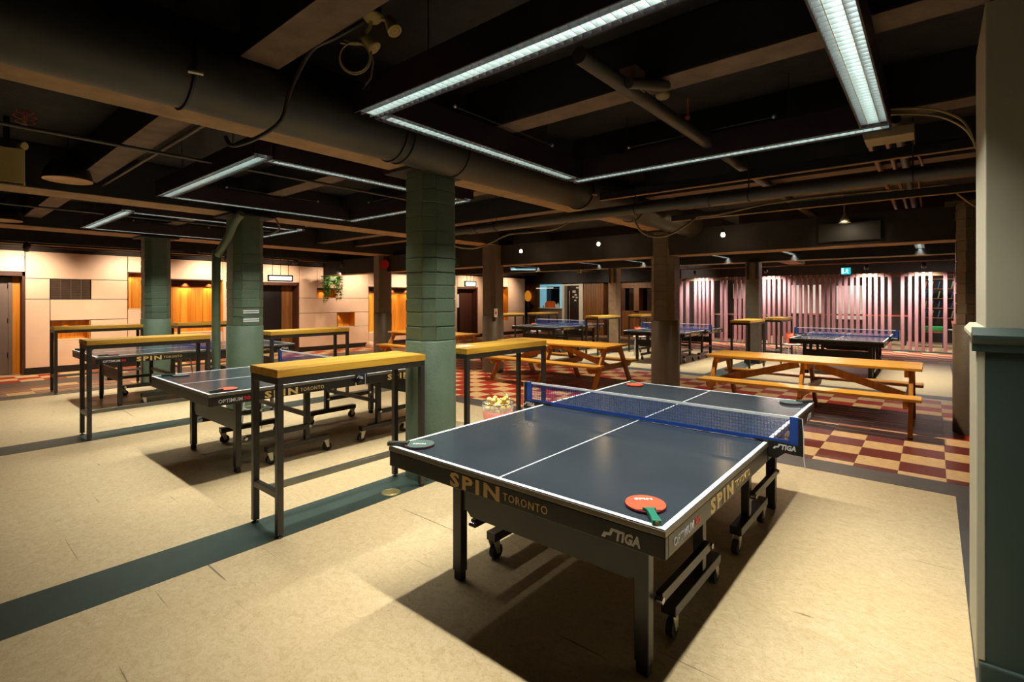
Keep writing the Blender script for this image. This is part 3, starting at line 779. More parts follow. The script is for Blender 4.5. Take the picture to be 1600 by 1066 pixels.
t2 = TP[1]; t3 = TP[2]
paddle('red paddle with dark handle on the middle left table beside the word OPTIMUM', 'orange_rubber', 'handle_dark', (t2[0] + 1.40, t2[1] + .19), (t2[0] + 1.46, t2[1] + .04), txt=False)
paddle('grey paddle at the far left end corner of the middle left table', 'green_rubber', 'handle_dark', (t2[0] + .20, t2[1] + .20), (t2[0] + .08, t2[1] + .06), txt=False)
paddle('dark red paddle near the lettered edge of the farthest left table', 'ply', 'handle_dark', (t3[0] + 1.40, t3[1] + .20), (t3[0] + 1.45, t3[1] + .05), txt=False)
paddle('dark paddle on the left corner of the farthest left table', 'rubber', 'handle_dark', (t3[0] + .2, t3[1] + .14), (t3[0] + .08, t3[1] + .03), txt=False)
for (i, c, b, f, l) in ((3, (.16, 1.05), (.05, .9), 'green_rubber', 'paddle on the left edge of the far table before the slats'), (3, (.2, .25), (.06, .1), 'green_rubber', 'paddle on the near left corner of the far table before the slats'),
                        (4, (.4, .5), (.28, .38), 'green_rubber', 'paddle on the far table half hidden by the brown pillar'), (4, (1.3, 2.5), (1.42, 2.6), 'green_rubber', 'paddle on the far right corner of the table behind the brown pillar'),
                        (5, (.5, .6), (.38, .48), 'green_rubber', 'paddle on the far table before the serving hatch')):
    paddle(l, f, 'handle_dark', (TP[i][0] + c[0], TP[i][1] + c[1]), (TP[i][0] + b[0], TP[i][1] + b[1]), txt=False)

# ---------------------------------------------------------------- stools and ball buckets
def make_stool(label, loc, red=False):
    t = thing('stool', label, 'stool', loc, 0.5, 'small white stools beside the tables')
    MB().lathe([(.01, .500), (.165, .500), (.175, .506), (.175, .516), (.165, .522), (.01, .522)], n=28).build('seat', 'white', t)
    for i in range(4):
        a = PI / 4 + i * PI / 2
        MB().tube([(.13 * math.cos(a), .13 * math.sin(a), .50), (.145 * math.cos(a), .145 * math.sin(a), .44), (.19 * math.cos(a), .19 * math.sin(a), 0)], .009, 8).build('leg', 'white', t)
    MB().tube([(.160 * math.cos(2 * PI * i / 20), .160 * math.sin(2 * PI * i / 20), .22) for i in range(20)], .006, 6, True).build('foot_ring', 'white', t)
    return t
STO = [(-.31, 1.22, 'white stool beside the nearest table holding a bucket of balls'), (-4.10, 1.10, 'white stool beside the middle left table'), (-7.8, 1.38, 'white stool behind the farthest left table'),
       (-.25, 11.2, 'white stool carrying an orange bucket left of the table before the slats'), (-3.98, 11.2, 'white stool with a bucket left of the brown pillar'), (-7.55, 11.2, 'white stool by the far table before the serving hatch')]
s0 = make_stool(STO[0][2], (STO[0][0], STO[0][1], 0))
for a in STO[1:]:
    c = copy_tree(s0); c.location = (a[0], a[1], 0); c['label'] = a[2]
def make_bucket(label, loc, clear_top):
    t = thing('ball_bucket', label, 'bucket', loc, 0, 'ball buckets on the stools')
    m = 'bucket_clear' if clear_top else 'bucket_orange'
    MB().lathe([(.088, .006), (.122, .235), (.125, .235), (.091, 0.003)], n=32).build('shell', m, t)
    MB().lathe([(.001, 0), (.088, 0), (.088, .004), (.001, .004)], n=24).build('bottom', m, t)
    MB().tube([(.124 * math.cos(2 * PI * i / 32), .124 * math.sin(2 * PI * i / 32), .236) for i in range(32)], .004, 6, True).build('rim', 'chrome' if clear_top else 'bucket_orange', t)
    if clear_top: MB().lathe([(.0875, .01), (.1145, .175), (.1155, .175), (.0885, .01)], n=32).build('orange_sleeve', 'bucket_orange', t, label='orange lower half')
    MB().tube([(.126 * math.cos(a), .02 * math.sin(a), .225 + .0 + .09 * math.sin(a)) for a in [PI * i / 14 for i in range(15)]], .002, 5).build('handle', 'chrome', t)
    return t
make_bucket('clear bucket with orange lower half full of balls beside the nearest table', (-.31, 1.22, .523), True)
for a, l in ((STO[3], 'orange ball bucket on the stool left of the table before the slats'),
             (STO[4], 'orange ball bucket on the stool left of the brown pillar'), (STO[5], 'orange ball bucket on the stool before the serving hatch')):
    make_bucket(l, (a[0], a[1], .523), False)
random.seed(5)
bm_ = MB().sphere((0, 0, 0), .02, 12, 8)
bme = bm_.mesh('table_tennis_ball'); bme2 = bme.copy(); bme.materials.append(M['ball']); bme2.materials.append(M['ball_white'])
BALLS = []
def fits(p): return all((p - q).length > .0402 for q in BALLS)
for layer in range(9):
    z = .026 + layer * .029
    R = .088 + (.122 - .088) * z / .235 - .023
    if z > .22: R -= (z - .22) * .9
    for _ in range(500):
        a = random.uniform(0, 2 * PI); r = R * math.sqrt(random.uniform(0, 1))
        p = Vector((r * math.cos(a), r * math.sin(a), z + random.uniform(-.004, .004)))
        if fits(p): BALLS.append(p)
BALLS = [p for p in BALLS if p.z > .12]
for i, p in enumerate(BALLS):
    o = bpy.data.objects.new('table_tennis_ball', bme2 if i % 3 == 0 else bme); COL.objects.link(o)
    o.location = p + Vector((-.31, 1.22, .523))
    tag(o, 'pale yellow ball heaped in the clear bucket beside the nearest table' if i % 3 == 0 else 'deep yellow ball heaped in the clear bucket beside the nearest table', 'ball', 'pale balls in the clear bucket' if i % 3 == 0 else 'yellow balls in the clear bucket')

# ---------------------------------------------------------------- bar height tables
BZ = 1.085
def make_bar(label, loc, L=1.22, Wd=.40):
    t = thing('bar_table', label, 'table', loc, 0, 'narrow bar height tables')
    n = 4
    for i in range(n):
        MB().box(i * Wd / n + .0006, (i + 1) * Wd / n - .0006, 0, L, BZ - .052, BZ - .0005 * (i % 2)).build('top_plank', 'bar_wood', t, bevel=.002)
    fr = MB(); z1 = BZ - .053; z0 = z1 - .045; e = .045
    fr.box(.004, e, .004, L - .004, z0, z1); fr.box(Wd - e, Wd - .004, .004, L - .004, z0, z1); fr.box(e, Wd - e, .004, e, z0, z1); fr.box(e, Wd - e, L - e, L - .004, z0, z1)
    fr.build('top_frame', 'steel', t, bevel=.002)
    for x in (.004, Wd - e):
        for y in (.004, L - e):
            lg = MB().box(x, x + e - .004, y, y + e - .004, .022, z0).build('leg', 'steel', t, bevel=.003)
            MB().lathe([(.001, 0), (.022, 0), (.022, .008), (.007, .01), (.007, .03), (.001, .03)], (x + .02, y + .02, 0), 14).build('levelling_foot', 'black', lg)
    for y in (.006, L - e): MB().box(e, Wd - e, y, y + .038, .255, .295).build('side_stretcher', 'steel', t, bevel=.002)
    MB().box(Wd / 2 - .02, Wd / 2 + .02, e, L - e, .255, .295).build('foot_rail', 'chrome', t, bevel=.003) if False else MB().box(Wd / 2 - .02, Wd / 2 + .02, e, L - e, .255, .295).build('foot_rail', 'rail', t, bevel=.003)
    return t
b0 = make_bar('tall narrow wooden bar table nearest the camera, standing before the green pillar', (-1.39, -.13, 0))
BARS = [(-5.2, -.41, 'tall narrow bar table second from the camera, at the near end of the middle table'), (-8.99, -.16, 'tall narrow bar table by the cream wall grille'),
        (-1.42, 1.60, 'tall narrow bar table with a white card, right behind the nearest green pillar'), (-5.2, 1.56, 'tall narrow bar table right of the green pillar with white lines'), (-8.95, 1.55, 'tall narrow bar table before the orange wood alcove'),
        (-4.88, 9.85, 'distant bar table left of the pale square post'), (-4.6, 11.75, 'distant bar table right of the pale square post'), (-1.12, 9.6, 'distant bar table left of the square post before the slats'), (-.93, 11.55, 'distant bar table right of the square post before the slats'),
        (-8.3, 9.85, 'distant bar table behind the brown pillar with the switch box'), (-8.2, 11.6, 'distant bar table below the orange wall lamp')]
for x, y, l in BARS:
    c = copy_tree(b0); c.location = (x, y, 0); c['label'] = l
o = MB().box(-1.30, -1.19, 1.72, 1.88, BZ + .0005, BZ + .002).build('table_card', 'white'); tag(o, 'white card lying on the bar table behind the green pillar', 'card')

# ---------------------------------------------------------------- picnic tables
def make_picnic(label, loc):
    # x along, origin at the centre on the floor
    t = thing('picnic_table', label, 'picnic table', loc, 0, 'long wooden picnic tables')
    L = 2.40
    for i in range(5):
        y0 = -.39 + i * .156
        MB().box(-L / 2, L / 2, y0 + .002, y0 + .154, .715, .747).build('top_board', 'picnic', t, bevel=.004)
    for s in (-1, 1):
        for i in range(2):
            y0 = s * .60 + (-.145 if s < 0 else -.145) + i * .146
            y0 = s * .595 - .146 + i * .146
            MB().box(-L / 2, L / 2, y0 + .002, y0 + .144, .418, .45).build('bench_board', 'picnic', t, bevel=.004)
    for x in (-L / 2 + .10, 0.0, L / 2 - .10):
        for s in (-1, 1):
            MB().bar((x, s * .66, 0), (x, s * .24, .715), .09, .042, (1, 0, 0)).build('leg', 'picnic_side', t, bevel=.003)
        k = .042 if x <= 0 else -.042
        MB().prism([(-.74, .418), (.74, .418), (.74, .37), (.68, .325), (-.68, .325), (-.74, .37)], 'x', x + k - .02, x + k + .02).build('bench_bearer', 'picnic_side', t, bevel=.003)
        MB().prism([(-.37, .715), (.37, .715), (.37, .69), (.31, .63), (-.31, .63), (-.37, .69)], 'x', x + k - .02, x + k + .02).build('top_bearer', 'picnic_side', t, bevel=.003)
    for s in (-1, 1):
        MB().bar((s * .10, 0, .66), (s * (L / 2 - .16), 0, .37), .04, .09, (0, 0, 1)).build('brace', 'picnic_side', t, bevel=.003)
    return t
pa = make_picnic('long wooden picnic table on the right, behind the nearest table tennis table', (.915, 6.06, 0))
for x, y, l in ((-3.10, 6.08, 'wooden picnic table in the middle between the two brown pillars'), (-6.9, 6.3, 'wooden picnic table at the left, partly hidden by the green pillar')):
    c = copy_tree(pa); c.location = (x, y, 0); c['label'] = l
# ---------------------------------------------------------------- slat screen and what stands behind it
t = thing('slat_screen', 'screen of tall pink stained wooden slats across the end of the hall', 'screen', (0, 17.0, 0))
SL = [-5.08, -4.84, -4.53, -4.37, -4.23, -4.09, -3.92, -3.6, -3.46, -3.13, -2.99, -2.83, -2.7, -2.53, -2.36, -2.2, -2.05, -1.9, -1.74, -1.58, -1.44, -1.29, -1.12, -0.97, -0.82, -0.65, -0.49, -0.34, -0.2,
      -0.03, 0.12, 0.28, 0.43, 0.59, 0.73, 0.88, 1.04, 1.21, 1.51, 1.68, 1.83, 1.98, 2.14, 2.46, 2.68]
random.seed(11)
for x in SL:
    MB().box(x - .042, x + .042, -.06, .06, .03, 2.31 + random.uniform(-.004, .004)).build('slat', 'slat', t, bevel=.004)
MB().box(-5.12, 3.3, -.03, .03, 2.20, 2.30).build('top_rail', 'soffit', t)
MB().box(-5.12, 3.3, -.07, .07, 0, .035).build('sill', 'teal_dark', t)
def shelf_unit(label, x0, x1, y, z0, z1, n):
    s = thing('shelf_unit', label, 'shelf', (x0, y, 0))
    Wd = x1 - x0
    for a in (0, Wd): MB().box(a - .015, a + .015, 0, .35, 0, z1).build('side', 'wall_dark', s)
    zs = [z0 + (z1 - z0) * i / n for i in range(n + 1)]
    for z in zs: MB().box(0, Wd, 0, .35, z - .012, z + .012).build('shelf_board', 'brown_wood', s)
    return s, zs
s, zs = shelf_unit('open shelf unit with blue and green items behind the right end of the slats', 1.9, 3.3, 20.4, .9, 2.2, 4)
k = 0
for j, z in enumerate(zs[:-1]):
    x = 1.95; q = 0
    while x < 3.2:
        mat = ('shelf_blue', 'shelf_green', 'shelf_blue', 'orange')[(q + j) % 4 if (q % 5 == 0) else (q + j) % 3]
        o = MB().bar((x + .03, 20.52, z + .014), (x + .075, 20.52, z + .25), .03, .18, (0, 1, 0)).build('folder', mat)
        tag(o, '%s folder on the %s shelf of the unit behind the slats' % ({'shelf_blue': 'blue', 'shelf_green': 'pale green', 'orange': 'orange'}[mat], ('lowest', 'second lowest', 'third', 'topmost')[j]), 'folder', 'folders on the shelf behind the slats'); x += .17; q += 1
s = thing('bench', 'green topped bench behind the right end of the slats', 'bench', (1.9, 19.2, 0))
MB().box(0, .6, 0, .4, .52, .66).build('seat', 'green_vivid', s, bevel=.02); MB().box(0, .6, -.02, .42, .46, .52).build('seat_frame', 'brown_wood', s)
for a in (.03, .52):
    MB().box(a, a + .05, 0, .4, 0, .46).build('leg', 'shelf_blue', s)
s = thing('table', 'long table with an orange edge behind the slats', 'table', (-1.4, 19.3, 0))
MB().box(0, 3.0, 0, .7, .96, 1.0).build('tabletop', 'black', s); MB().box(0, 3.0, -.02, 0, .955, 1.005).build('edge', 'orange', s)
for a in (.1, 2.85): MB().box(a, a + .06, .1, .6, 0, .96).build('leg', 'black', s)
s = thing('bucket', 'orange bucket on the white side table behind the last slats', 'bucket', (2.75, 19.0, .60))
MB().lathe([(.001, 0), (.09, 0), (.13, .26), (.124, .26), (.085, .008), (.001, .008)], n=20).build('shell', 'orange', s)
s = thing('side_table', 'white side table behind the last slats', 'table', (2.75, 19.0, 0))
MB().lathe([(.001, .57), (.2, .57), (.2, .6), (.001, .6)], n=20).build('tabletop', 'white', s); MB().lathe([(.16, 0), (.16, .02), (.03, .03), (.03, .57)], n=16).build('pedestal', 'white', s)
s = thing('bar_counter', 'counter with a pale top seen through the slats left of the square post', 'counter', (-4.7, 18.8, 0))
MB().box(0, 2.2, 0, .5, .9, .95).build('countertop', 'soffit', s); MB().box(.03, 2.17, .05, .48, 0, .9).build('counter_front', 'wall_dark', s)
for (x0, x1, z0, z1, l) in ((-4.55, -3.75, 1.55, 2.2, 'bright white wall board seen through the slats at the left'), (-2.3, -1.2, .95, 2.1, 'tall white wall board seen through the middle slats'), (-.7, .15, .75, 2.05, 'white wall board seen through the slats below the exit sign')):
    o = MB().box(x0, x1, 21.52, 21.58, z0, z1).build('wall_board', 'white', bevel=.01); tag(o, l, 'board')
area('back_room_light', (-1.8, 20.2, 3.0), 3.5, .4, 140, (1.0, .85, .72), PI, (math.radians(-20), 0, 0))
area('back_room_light', (2.4, 19.3, 3.0), 1.2, .4, 55, (1.0, .88, .78), PI)

# ---------------------------------------------------------------- hatch goods, wall lamp
s = thing('wall_lamp', 'orange glowing wall lamp above a dark vase shaped base left of the serving hatch', 'lamp', (-12.35, 16.9, 0))
MB().lathe([(.001, 1.42), (.10, 1.46), (.17, 1.6), (.16, 1.75), (.09, 1.88), (.02, 1.93), (.001, 1.93)], n=20).build('lamp_shade', 'flame', s)
MB().lathe([(.001, .8), (.10, .82), (.13, 1.0), (.17, 1.2), (.12, 1.36), (.08, 1.42), (.001, 1.42)], n=20).build('base', 'black', s)
MB().bar((.1, 0, 1.3), (.36, 0, 1.16), .05, .05).build('arm', 'black', s)
MB().box(-.03, .03, 0, .12, 1.1, 1.2).build('bracket', 'black', s)
o = MB().box(-11.4, -10.95, 16.95, 17.2, 1.142, 1.36).prism([(-11.4, 1.36), (-10.95, 1.36), (-11.05, 1.44), (-11.3, 1.44)], 'y', 16.95, 17.2).build('basket', 'orange', bevel=.02); tag(o, 'orange basket on the serving hatch sill', 'basket')
for x, h in ((-11.56, .12), (-10.85, .18), (-10.74, .22)):
    o = MB().lathe([(.001, 0), (.04, 0), (.04, h * .6), (.015, h * .8), (.015, h), (.001, h)], (x, 17.05, 1.142), 12).build('bottle', 'white'); tag(o, {.12: 'short white jar left of the orange basket on the hatch sill', .18: 'white bottle just right of the orange basket on the hatch sill', .22: 'tallest white bottle at the right end of the hatch sill'}[h], 'bottle', 'bottles on the hatch sill')

# ---------------------------------------------------------------- ducts, pipes, conduits, cables
s = thing('ventilation_duct', 'big round dark ventilation duct running under the ceiling beside the near beam', 'duct', (-.72, 0, 2.70))
MB().cyl((0, -6, 0), (0, 6.28, 0), .185, 32).build('duct_shell', 'duct', s)
for y in (-.74, .55, .62, 1.15, 3.0, 4.2):
    MB().tube([(.189 * math.cos(2 * PI * i / 36), y, .189 * math.sin(2 * PI * i / 36)) for i in range(36)], .008, 6, True).build('duct_strap', 'black', s)
for y in (-.74, 3.0):
    MB().box(-.015, .015, y - .02, y + .02, .18, .42).build('hanger', 'steel', s); MB().cyl((.18, y - .03, -.06), (.2, y + .03, -.06), .012, 8).build('strap_buckle', 'zinc', s)
s = thing('sprinkler_pipe', 'long dark pipe crossing the hall below the duct behind the near pillar', 'pipe', (0, 2.98, 2.43))
MB().cyl((-2.7, 0, 0), (3.4, 0, 0), .052, 16).build('pipe', 'pipe', s)
for x in (-1.9, -.05, 1.0, 2.1):
    MB().tube([(x, .056 * math.cos(2 * PI * i / 20), .056 * math.sin(2 * PI * i / 20)) for i in range(20)], .006, 6, True).build('pipe_clip', 'black', s); MB().cyl((x, 0, .05), (x, 0, .69), .005, 6).build('hanger', 'steel', s)
for x in (-2.3, .6, 1.6):
    MB().cyl((x - .07, 0, 0), (x + .07, 0, 0), .06, 16).build('pipe_coupling', 'pipe', s)
s = thing('ceiling_pipe', 'thick rough pipe crossing inside the nearest light frame', 'pipe', (.90, 0, 2.72))
MB().cyl((0, .45, 0), (0, 8.6, 0), .042, 14).build('pipe', 'pipe', s); MB().box(-.05, .05, .95, 1.07, .0, .12).build('pipe_bracket', 'soffit', s)
MB().cyl((.06, .85, -.02), (.12, 1.2, .06), .03, 10).build('pipe_clamp', 'pipe', s)
def run(label, pts, r, mat, name='conduit', cat='conduit', smooth=0):
    if smooth:
        P_ = [Vector(p) for p in pts]; q = []
        for i in range(len(P_) - 1):
            p0 = P_[max(i - 1, 0)]; p1 = P_[i]; p2 = P_[i + 1]; p3 = P_[min(i + 2, len(P_) - 1)]
            for k in range(smooth):
                t_ = k / smooth
                q.append(.5 * (2 * p1 + (p2 - p0) * t_ + (2 * p0 - 5 * p1 + 4 * p2 - p3) * t_ * t_ + (3 * p1 - p0 - 3 * p2 + p3) * t_ ** 3))
        pts = q + [P_[-1]]
    o = MB().tube(pts, r, 8).build(name, mat); return tag(o, label, cat)
run('straight brown conduit running away right of the nearest light frame', [(1.83, 2.55, 2.75), (1.83, 8.0, 2.75)], .022, 'copper')
run('second brown conduit right of the nearest light frame', [(1.94, 2.6, 2.75), (1.94, 9.0, 2.75)], .018, 'copper')
run('thickest brown conduit right of the nearest light frame', [(2.02, 2.6, 2.74), (2.02, 10.0, 2.75)], .03, 'pipe')
run('thin conduit with a bend beside the thickest conduit at the right', [(2.1, 2.7, 2.72), (2.1, 3.4, 2.72), (2.14, 3.9, 2.68), (2.1, 4.6, 2.7), (2.1, 8.5, 2.7)], .01, 'copper', smooth=5)
run('upper cream cable looping from the light frame to the wall end', [(1.95, 2.33, 2.74), (2.16, 2.5, 2.75), (2.28, 2.6, 2.72), (2.37, 2.68, 2.65), (2.42, 2.72, 2.50)], .007, 'cable_cream', 'cable', 'cable', 6)
run('lower cream cable looping from the light frame to the wall end', [(1.95, 2.33, 2.71), (2.16, 2.5, 2.71), (2.28, 2.6, 2.68), (2.38, 2.69, 2.60), (2.44, 2.74, 2.44)], .006, 'cable_cream', 'cable', 'cable', 6)
run('long grey cable strung below the pipe towards the right pillar', [(.06, 4.39, 2.52), (.29, 4.30, 2.50), (.45, 4.27, 2.51), (.83, 4.49, 2.6), (1.36, 4.84, 2.67), (2.11, 5.46, 2.76), (2.33, 5.64, 2.78), (2.43, 5.73, 2.67), (2.56, 5.84, 2.55)], .012, 'cable_grey', 'cable', 'cable', 5)
run('grey cable sagging in a loop at the top of the brown pillar', [(-.53, 3.9, 2.50), (-.47, 3.95, 2.36), (-.38, 4.03, 2.29), (-.24, 4.15, 2.29), (-.09, 4.27, 2.38), (.06, 4.39, 2.52)], .013, 'cable_grey', 'cable', 'cable', 6)
run('grey cable hanging down right of the green pillar top', [(-2.62, 2.96, 2.40), (-2.60, 2.88, 2.25), (-2.37, 3.01, 2.19), (-2.21, 3.14, 2.24), (-2.06, 3.28, 2.34), (-1.96, 3.36, 2.38), (-1.77, 3.51, 2.40), (-1.5, 3.72, 2.45), (-1.25, 3.9, 2.65)], .012, 'cable_grey', 'cable', 'cable', 6)
run('bent steel conduit dropping in front of the big duct', [(-.02, -.10, 3.0), (-.06, -.14, 2.96), (-.16, -.23, 2.88), (-.25, -.30, 2.82), (-.33, -.37, 2.62), (-.37, -.40, 2.46), (-.47, -.48, 2.37), (-.56, -.56, 2.33), (-.60, -.58, 2.38)], .011, 'pipe', smooth=4)
run('thin pipe crossing the dark ceiling at the left', [(-2.54, -4, 2.71), (-2.54, 2.6, 2.71)], .014, 'pipe', 'thin_pipe', 'pipe')
run('thin conduit fixed along the crossbeam left of the duct', [(-4.70, -.30, 2.77), (-1.46, -.30, 2.77)], .016, 'pipe')
run('thin pipe under the ceiling further left', [(-6.3, -4, 2.68), (-6.3, 2.6, 2.68)], .014, 'pipe', 'thin_pipe', 'pipe')
run('green downpipe beside the pillar with white lines', [(-4.50, 1.06, 2.62), (-4.62, 1.02, 2.52), (-4.78, 1.0, 2.32), (-4.97, .95, 2.12), (-5.0, .94, 2.0), (-5.0, .94, .0)], .052, 'pillar_green', 'downpipe', 'pipe', 4)
run('loose cable dangling by the pillar with white lines', [(-4.55, 1.5, 2.62), (-4.52, 1.55, 2.5), (-4.6, 1.5, 2.42), (-4.75, 1.45, 2.40)], .012, 'cable_grey', 'cable', 'cable', 5)
for i, (v, z, l) in enumerate(((7.6, 2.52, 'conduit across the hall behind the dark girder'), (12.6, 2.62, 'conduit across the hall above the far tables'), (15.6, 2.56, 'conduit above the slat screen lamps'))):
    run(l, [(-4.5, v, z), (3.3, v, z)], .02, 'copper')
o = MB().box(1.86, 2.12, 2.42, 2.62, 2.585, 2.645).build('junction_box', 'box_tan', bevel=.004); tag(o, 'tan junction box at the right corner of the nearest light frame', 'box')
s = thing('cone_lamp', 'small cone lamp lighting the dark girder at the right', 'lamp', (1.35, 5.95, 2.50))
MB().lathe([(.07, 0), (.02, .1), (.012, .12), (.012, .3)], n=20).build('lamp_shade', 'zinc', s); MB().cyl((0, 0, .3), (0, 0, .62), .004, 6).build('cord', 'black', s)
o = MB().box(1.02, 1.70, 6.24, 6.298, 2.30, 2.54).build('metal_housing', 'duct', bevel=.004); tag(o, 'lit metal housing on the girder below the cone lamp', 'housing')

# ---------------------------------------------------------------- lamps and fittings under the ceiling
t = thing('tube_fixture', 'pale blue lit tube fixture hanging before the far bulkhead', 'ceiling light', (-7.45, 9.84, 2.42), math.radians(40))
MB().box(-.02, .76, -.04, .04, .02, .05).build('casing', 'casing', t); MB().cyl((0, 0, 0), (.74, 0, 0), .028, 10).build('tube', 'blue_tube', t)
for x in (.08, .40, .66): MB().cyl((x, 0, .05), (x, 0, .70), .006, 6).build('hanger', 'black', t)
def dome(label, loc, r):
    t = thing('dome_pendant', label, 'pendant lamp', loc, 0, 'dark dome pendants')
    k = r / .19
    MB().lathe([(.19 * k, 0), (.188 * k, .03 * k), (.17 * k, .10 * k), (.13 * k, .17 * k), (.07 * k, .22 * k), (.03 * k, .235 * k), (.03 * k, .28 * k), (.001, .28 * k)], n=32).build('lamp_shade', 'shade', t)
    MB().lathe([(.001, .01), (.186 * k, .002), (.19 * k, -.002), (.19 * k, .006)], n=32).build('diffuser', 'shade_in', t)
    MB().cyl((0, 0, .28 * k), (0, 0, 3.12 - loc[2]), .006, 6).build('cord', 'black', t)
dome('dark unlit dome pendant under the ceiling at the left edge', (-4.24, -.65, 2.69), .19)
dome('second dark dome pendant, cut by the left edge of the photo', (-7.0, -.87, 2.55), .19)
dome('brown rimmed dome at the very top, left of the emergency lamp', (-.24, -.32, 3.00), .15)
for (x, y, z), l in zip(((-.12, 5.9, 2.47), (-2.17, 5.9, 2.48), (-3.87, 5.9, 2.46)), ('rightmost glowing bare bulb in front of the dark girder', 'middle glowing bare bulb in front of the dark girder', 'leftmost glowing bare bulb in front of the dark girder')):
    t = thing('pendant_bulb', l, 'light bulb', (x, y, z))
    MB().lathe([(.001, -.04), (.022, -.032), (.03, -.01), (.025, .012), (.014, .03), (.001, .032)], n=16).build('bulb', 'bulb', t)
    MB().cyl((0, 0, .025), (0, 0, .07), .017, 10).build('socket', 'black', t); MB().cyl((0, 0, .07), (0, 0, .63), .003, 6).build('cord', 'black', t)
# emergency light with two heads, with its cable coil
t = thing('emergency_light', 'cream two headed emergency lamp at the top of the photo', 'emergency light', (.072, -.15, 2.945))
def toward(p, d, prof, n=20):
    m = MB().lathe(prof, n=n); R = Vector(d).normalized().to_track_quat('Z', 'Y').to_matrix()
    m.v = [tuple(R @ Vector(v) + Vector(p)) for v in m.v]; return m
MB().lathe([(.001, -.026), (.035, -.022), (.05, -.004), (.052, .006), (.04, .012), (.001, .012)], n=28).build('base', 'cream_plastic', t)
MB().lathe([(.046, .012), (.042, .05), (.02, .06), (.02, .175)], n=24).build('mount', 'blue_dark', t)
for nm, p, d in (('a', (.075, .058, -.045), (.52, .10, -.85)), ('b', (-.012, -.012, -.128), (.50, .42, -.72))):
    hd = toward(p, d, [(.001, -.042), (.02, -.042), (.026, -.02), (.034, .028), (.036, .042), (.032, .042), (.001, .038)]).build('lamp_head', 'cream_plastic', t)
    toward(p, d, [(.001, .036), (.030, .0395), (.024, .042), (.010, .037), (.001, .043)]).build('reflector', 'shade_in', hd)
    MB().tube([(p[0] * .3, p[1] * .3, -.01), (p[0] * .7, p[1] * .7, p[2] * .4), tuple(Vector(p) - Vector(d).normalized() * .038)], .010, 8).build('swivel', 'cream_plastic', hd)
t = thing('cable_coil', 'coil of cream cable hanging under the emergency lamp', 'cable', (.012, -.21, 2.735))
ri = Vector((.766, .643, 0))
for k in (0, 1):
    MB().tube([tuple(ri * (.078 - .005 * k) * math.cos(2 * PI * i / 30) + Vector((.006 * k, -.006 * k, (.08 - .005 * k) * math.sin(2 * PI * i / 30)))) for i in range(30)], .0035, 6, True).build('cable_loop', 'cable_cream', t)
for a, b in (((-.10, -.02, .10), (.04, .06, .078)), ((-.085, -.01, .115), (.03, .04, .085))): MB().tube([a, ((a[0] + b[0]) / 2, (a[1] + b[1]) / 2, .085), b], .0035, 6).build('cable_end', 'cable_cream', t)
MB().tube([(.058, .05, .04), (.068, .058, -.02), (.058, .05, -.10), (.04, .03, -.135)], .005, 6).build('cable_tail', 'cable_grey', t)
for d in ((-.015, -.012), (.01, .006)): MB().tube([(.045, .035, -.125), (.045 + d[0], .035 + d[1], -.155)], .0025, 5).build('bare_wire', 'blue_dark', t)
t = thing('emergency_light_box', 'cream battery box with a small lamp on top at the left edge', 'emergency light', (-3.93, -1.10, 2.545), PI / 2 - .12)
MB().box(-.17, .115, -.05, .05, 0, .30).build('case', 'cream_plastic', t, bevel=.006); MB().box(-.17, .118, -.054, .052, 0, .02).build('lip', 'cream_plastic', t)
MB().tube([(.07, 0, .30), (.075, 0, .33)], .012, 8).build('swivel', 'cream_plastic', t)
toward((.10, -.02, .335), (.7, -.6, -.1), [(.001, -.03), (.02, -.03), (.036, .02), (.032, .022), (.001, .01)], 16).build('lamp_head', 'cream_plastic', t)
MB().box(-.02, .02, -.01, .03, .3, .576).build('bracket', 'black', t)
t = thing('sprinkler_cage', 'red wire cage around a sprinkler head at the upper left', 'sprinkler', (-2.54, -1.13, 2.725))
for k in range(3):
    z = .02 + .035 * k; r = (.05, .058, .045)[k]
    MB().tube([(r * math.cos(2 * PI * i / 16), r * math.sin(2 * PI * i / 16), z) for i in range(16)], .003, 5, True).build('cage_ring', 'red', t)
for i in range(4):
    a = PI / 2 * i; MB().tube([(.05 * math.cos(a), .05 * math.sin(a), .02), (.058 * math.cos(a), .058 * math.sin(a), .055), (.045 * math.cos(a), .045 * math.sin(a), .09)], .003, 5).build('cage_wire', 'red', t)
MB().cyl((0, 0, .0), (0, 0, .07), .012, 10).build('sprinkler_head', 'brass', t)
o = MB().lathe([(.001, -.025), (.045, -.02), (.055, 0), (.055, .02), (.001, .02)], (.62, 2.08, 3.10), 24).build('smoke_detector', 'box_tan'); tag(o, 'tan round smoke detector on the ceiling inside the nearest light frame', 'smoke detector')
o = MB().sphere((.73, 2.3, 2.97), .02, 14, 10).cyl((.73, 2.3, 2.98), (.73, 2.3, 3.12), .005, 8).build('warning_lamp', 'orange'); tag(o, 'small amber lamp next to the thick pipe inside the light frame', 'lamp')
t = thing('alarm_bell', 'round red alarm bell high on the dark brown pillar', 'bell', (-8.62, 6.20, 2.43), math.radians(50))
MB().tube([(0, -.01, 0), (0, -.05, 0)], [.11, .11], 24).build('gong', 'red', t, bevel=.006); MB().cyl((0, -.05, 0), (0, -.065, 0), .03, 12).build('hub', 'red', t); MB().box(-.03, .03, -.02, .06, -.03, .03).build('bracket', 'black', t)
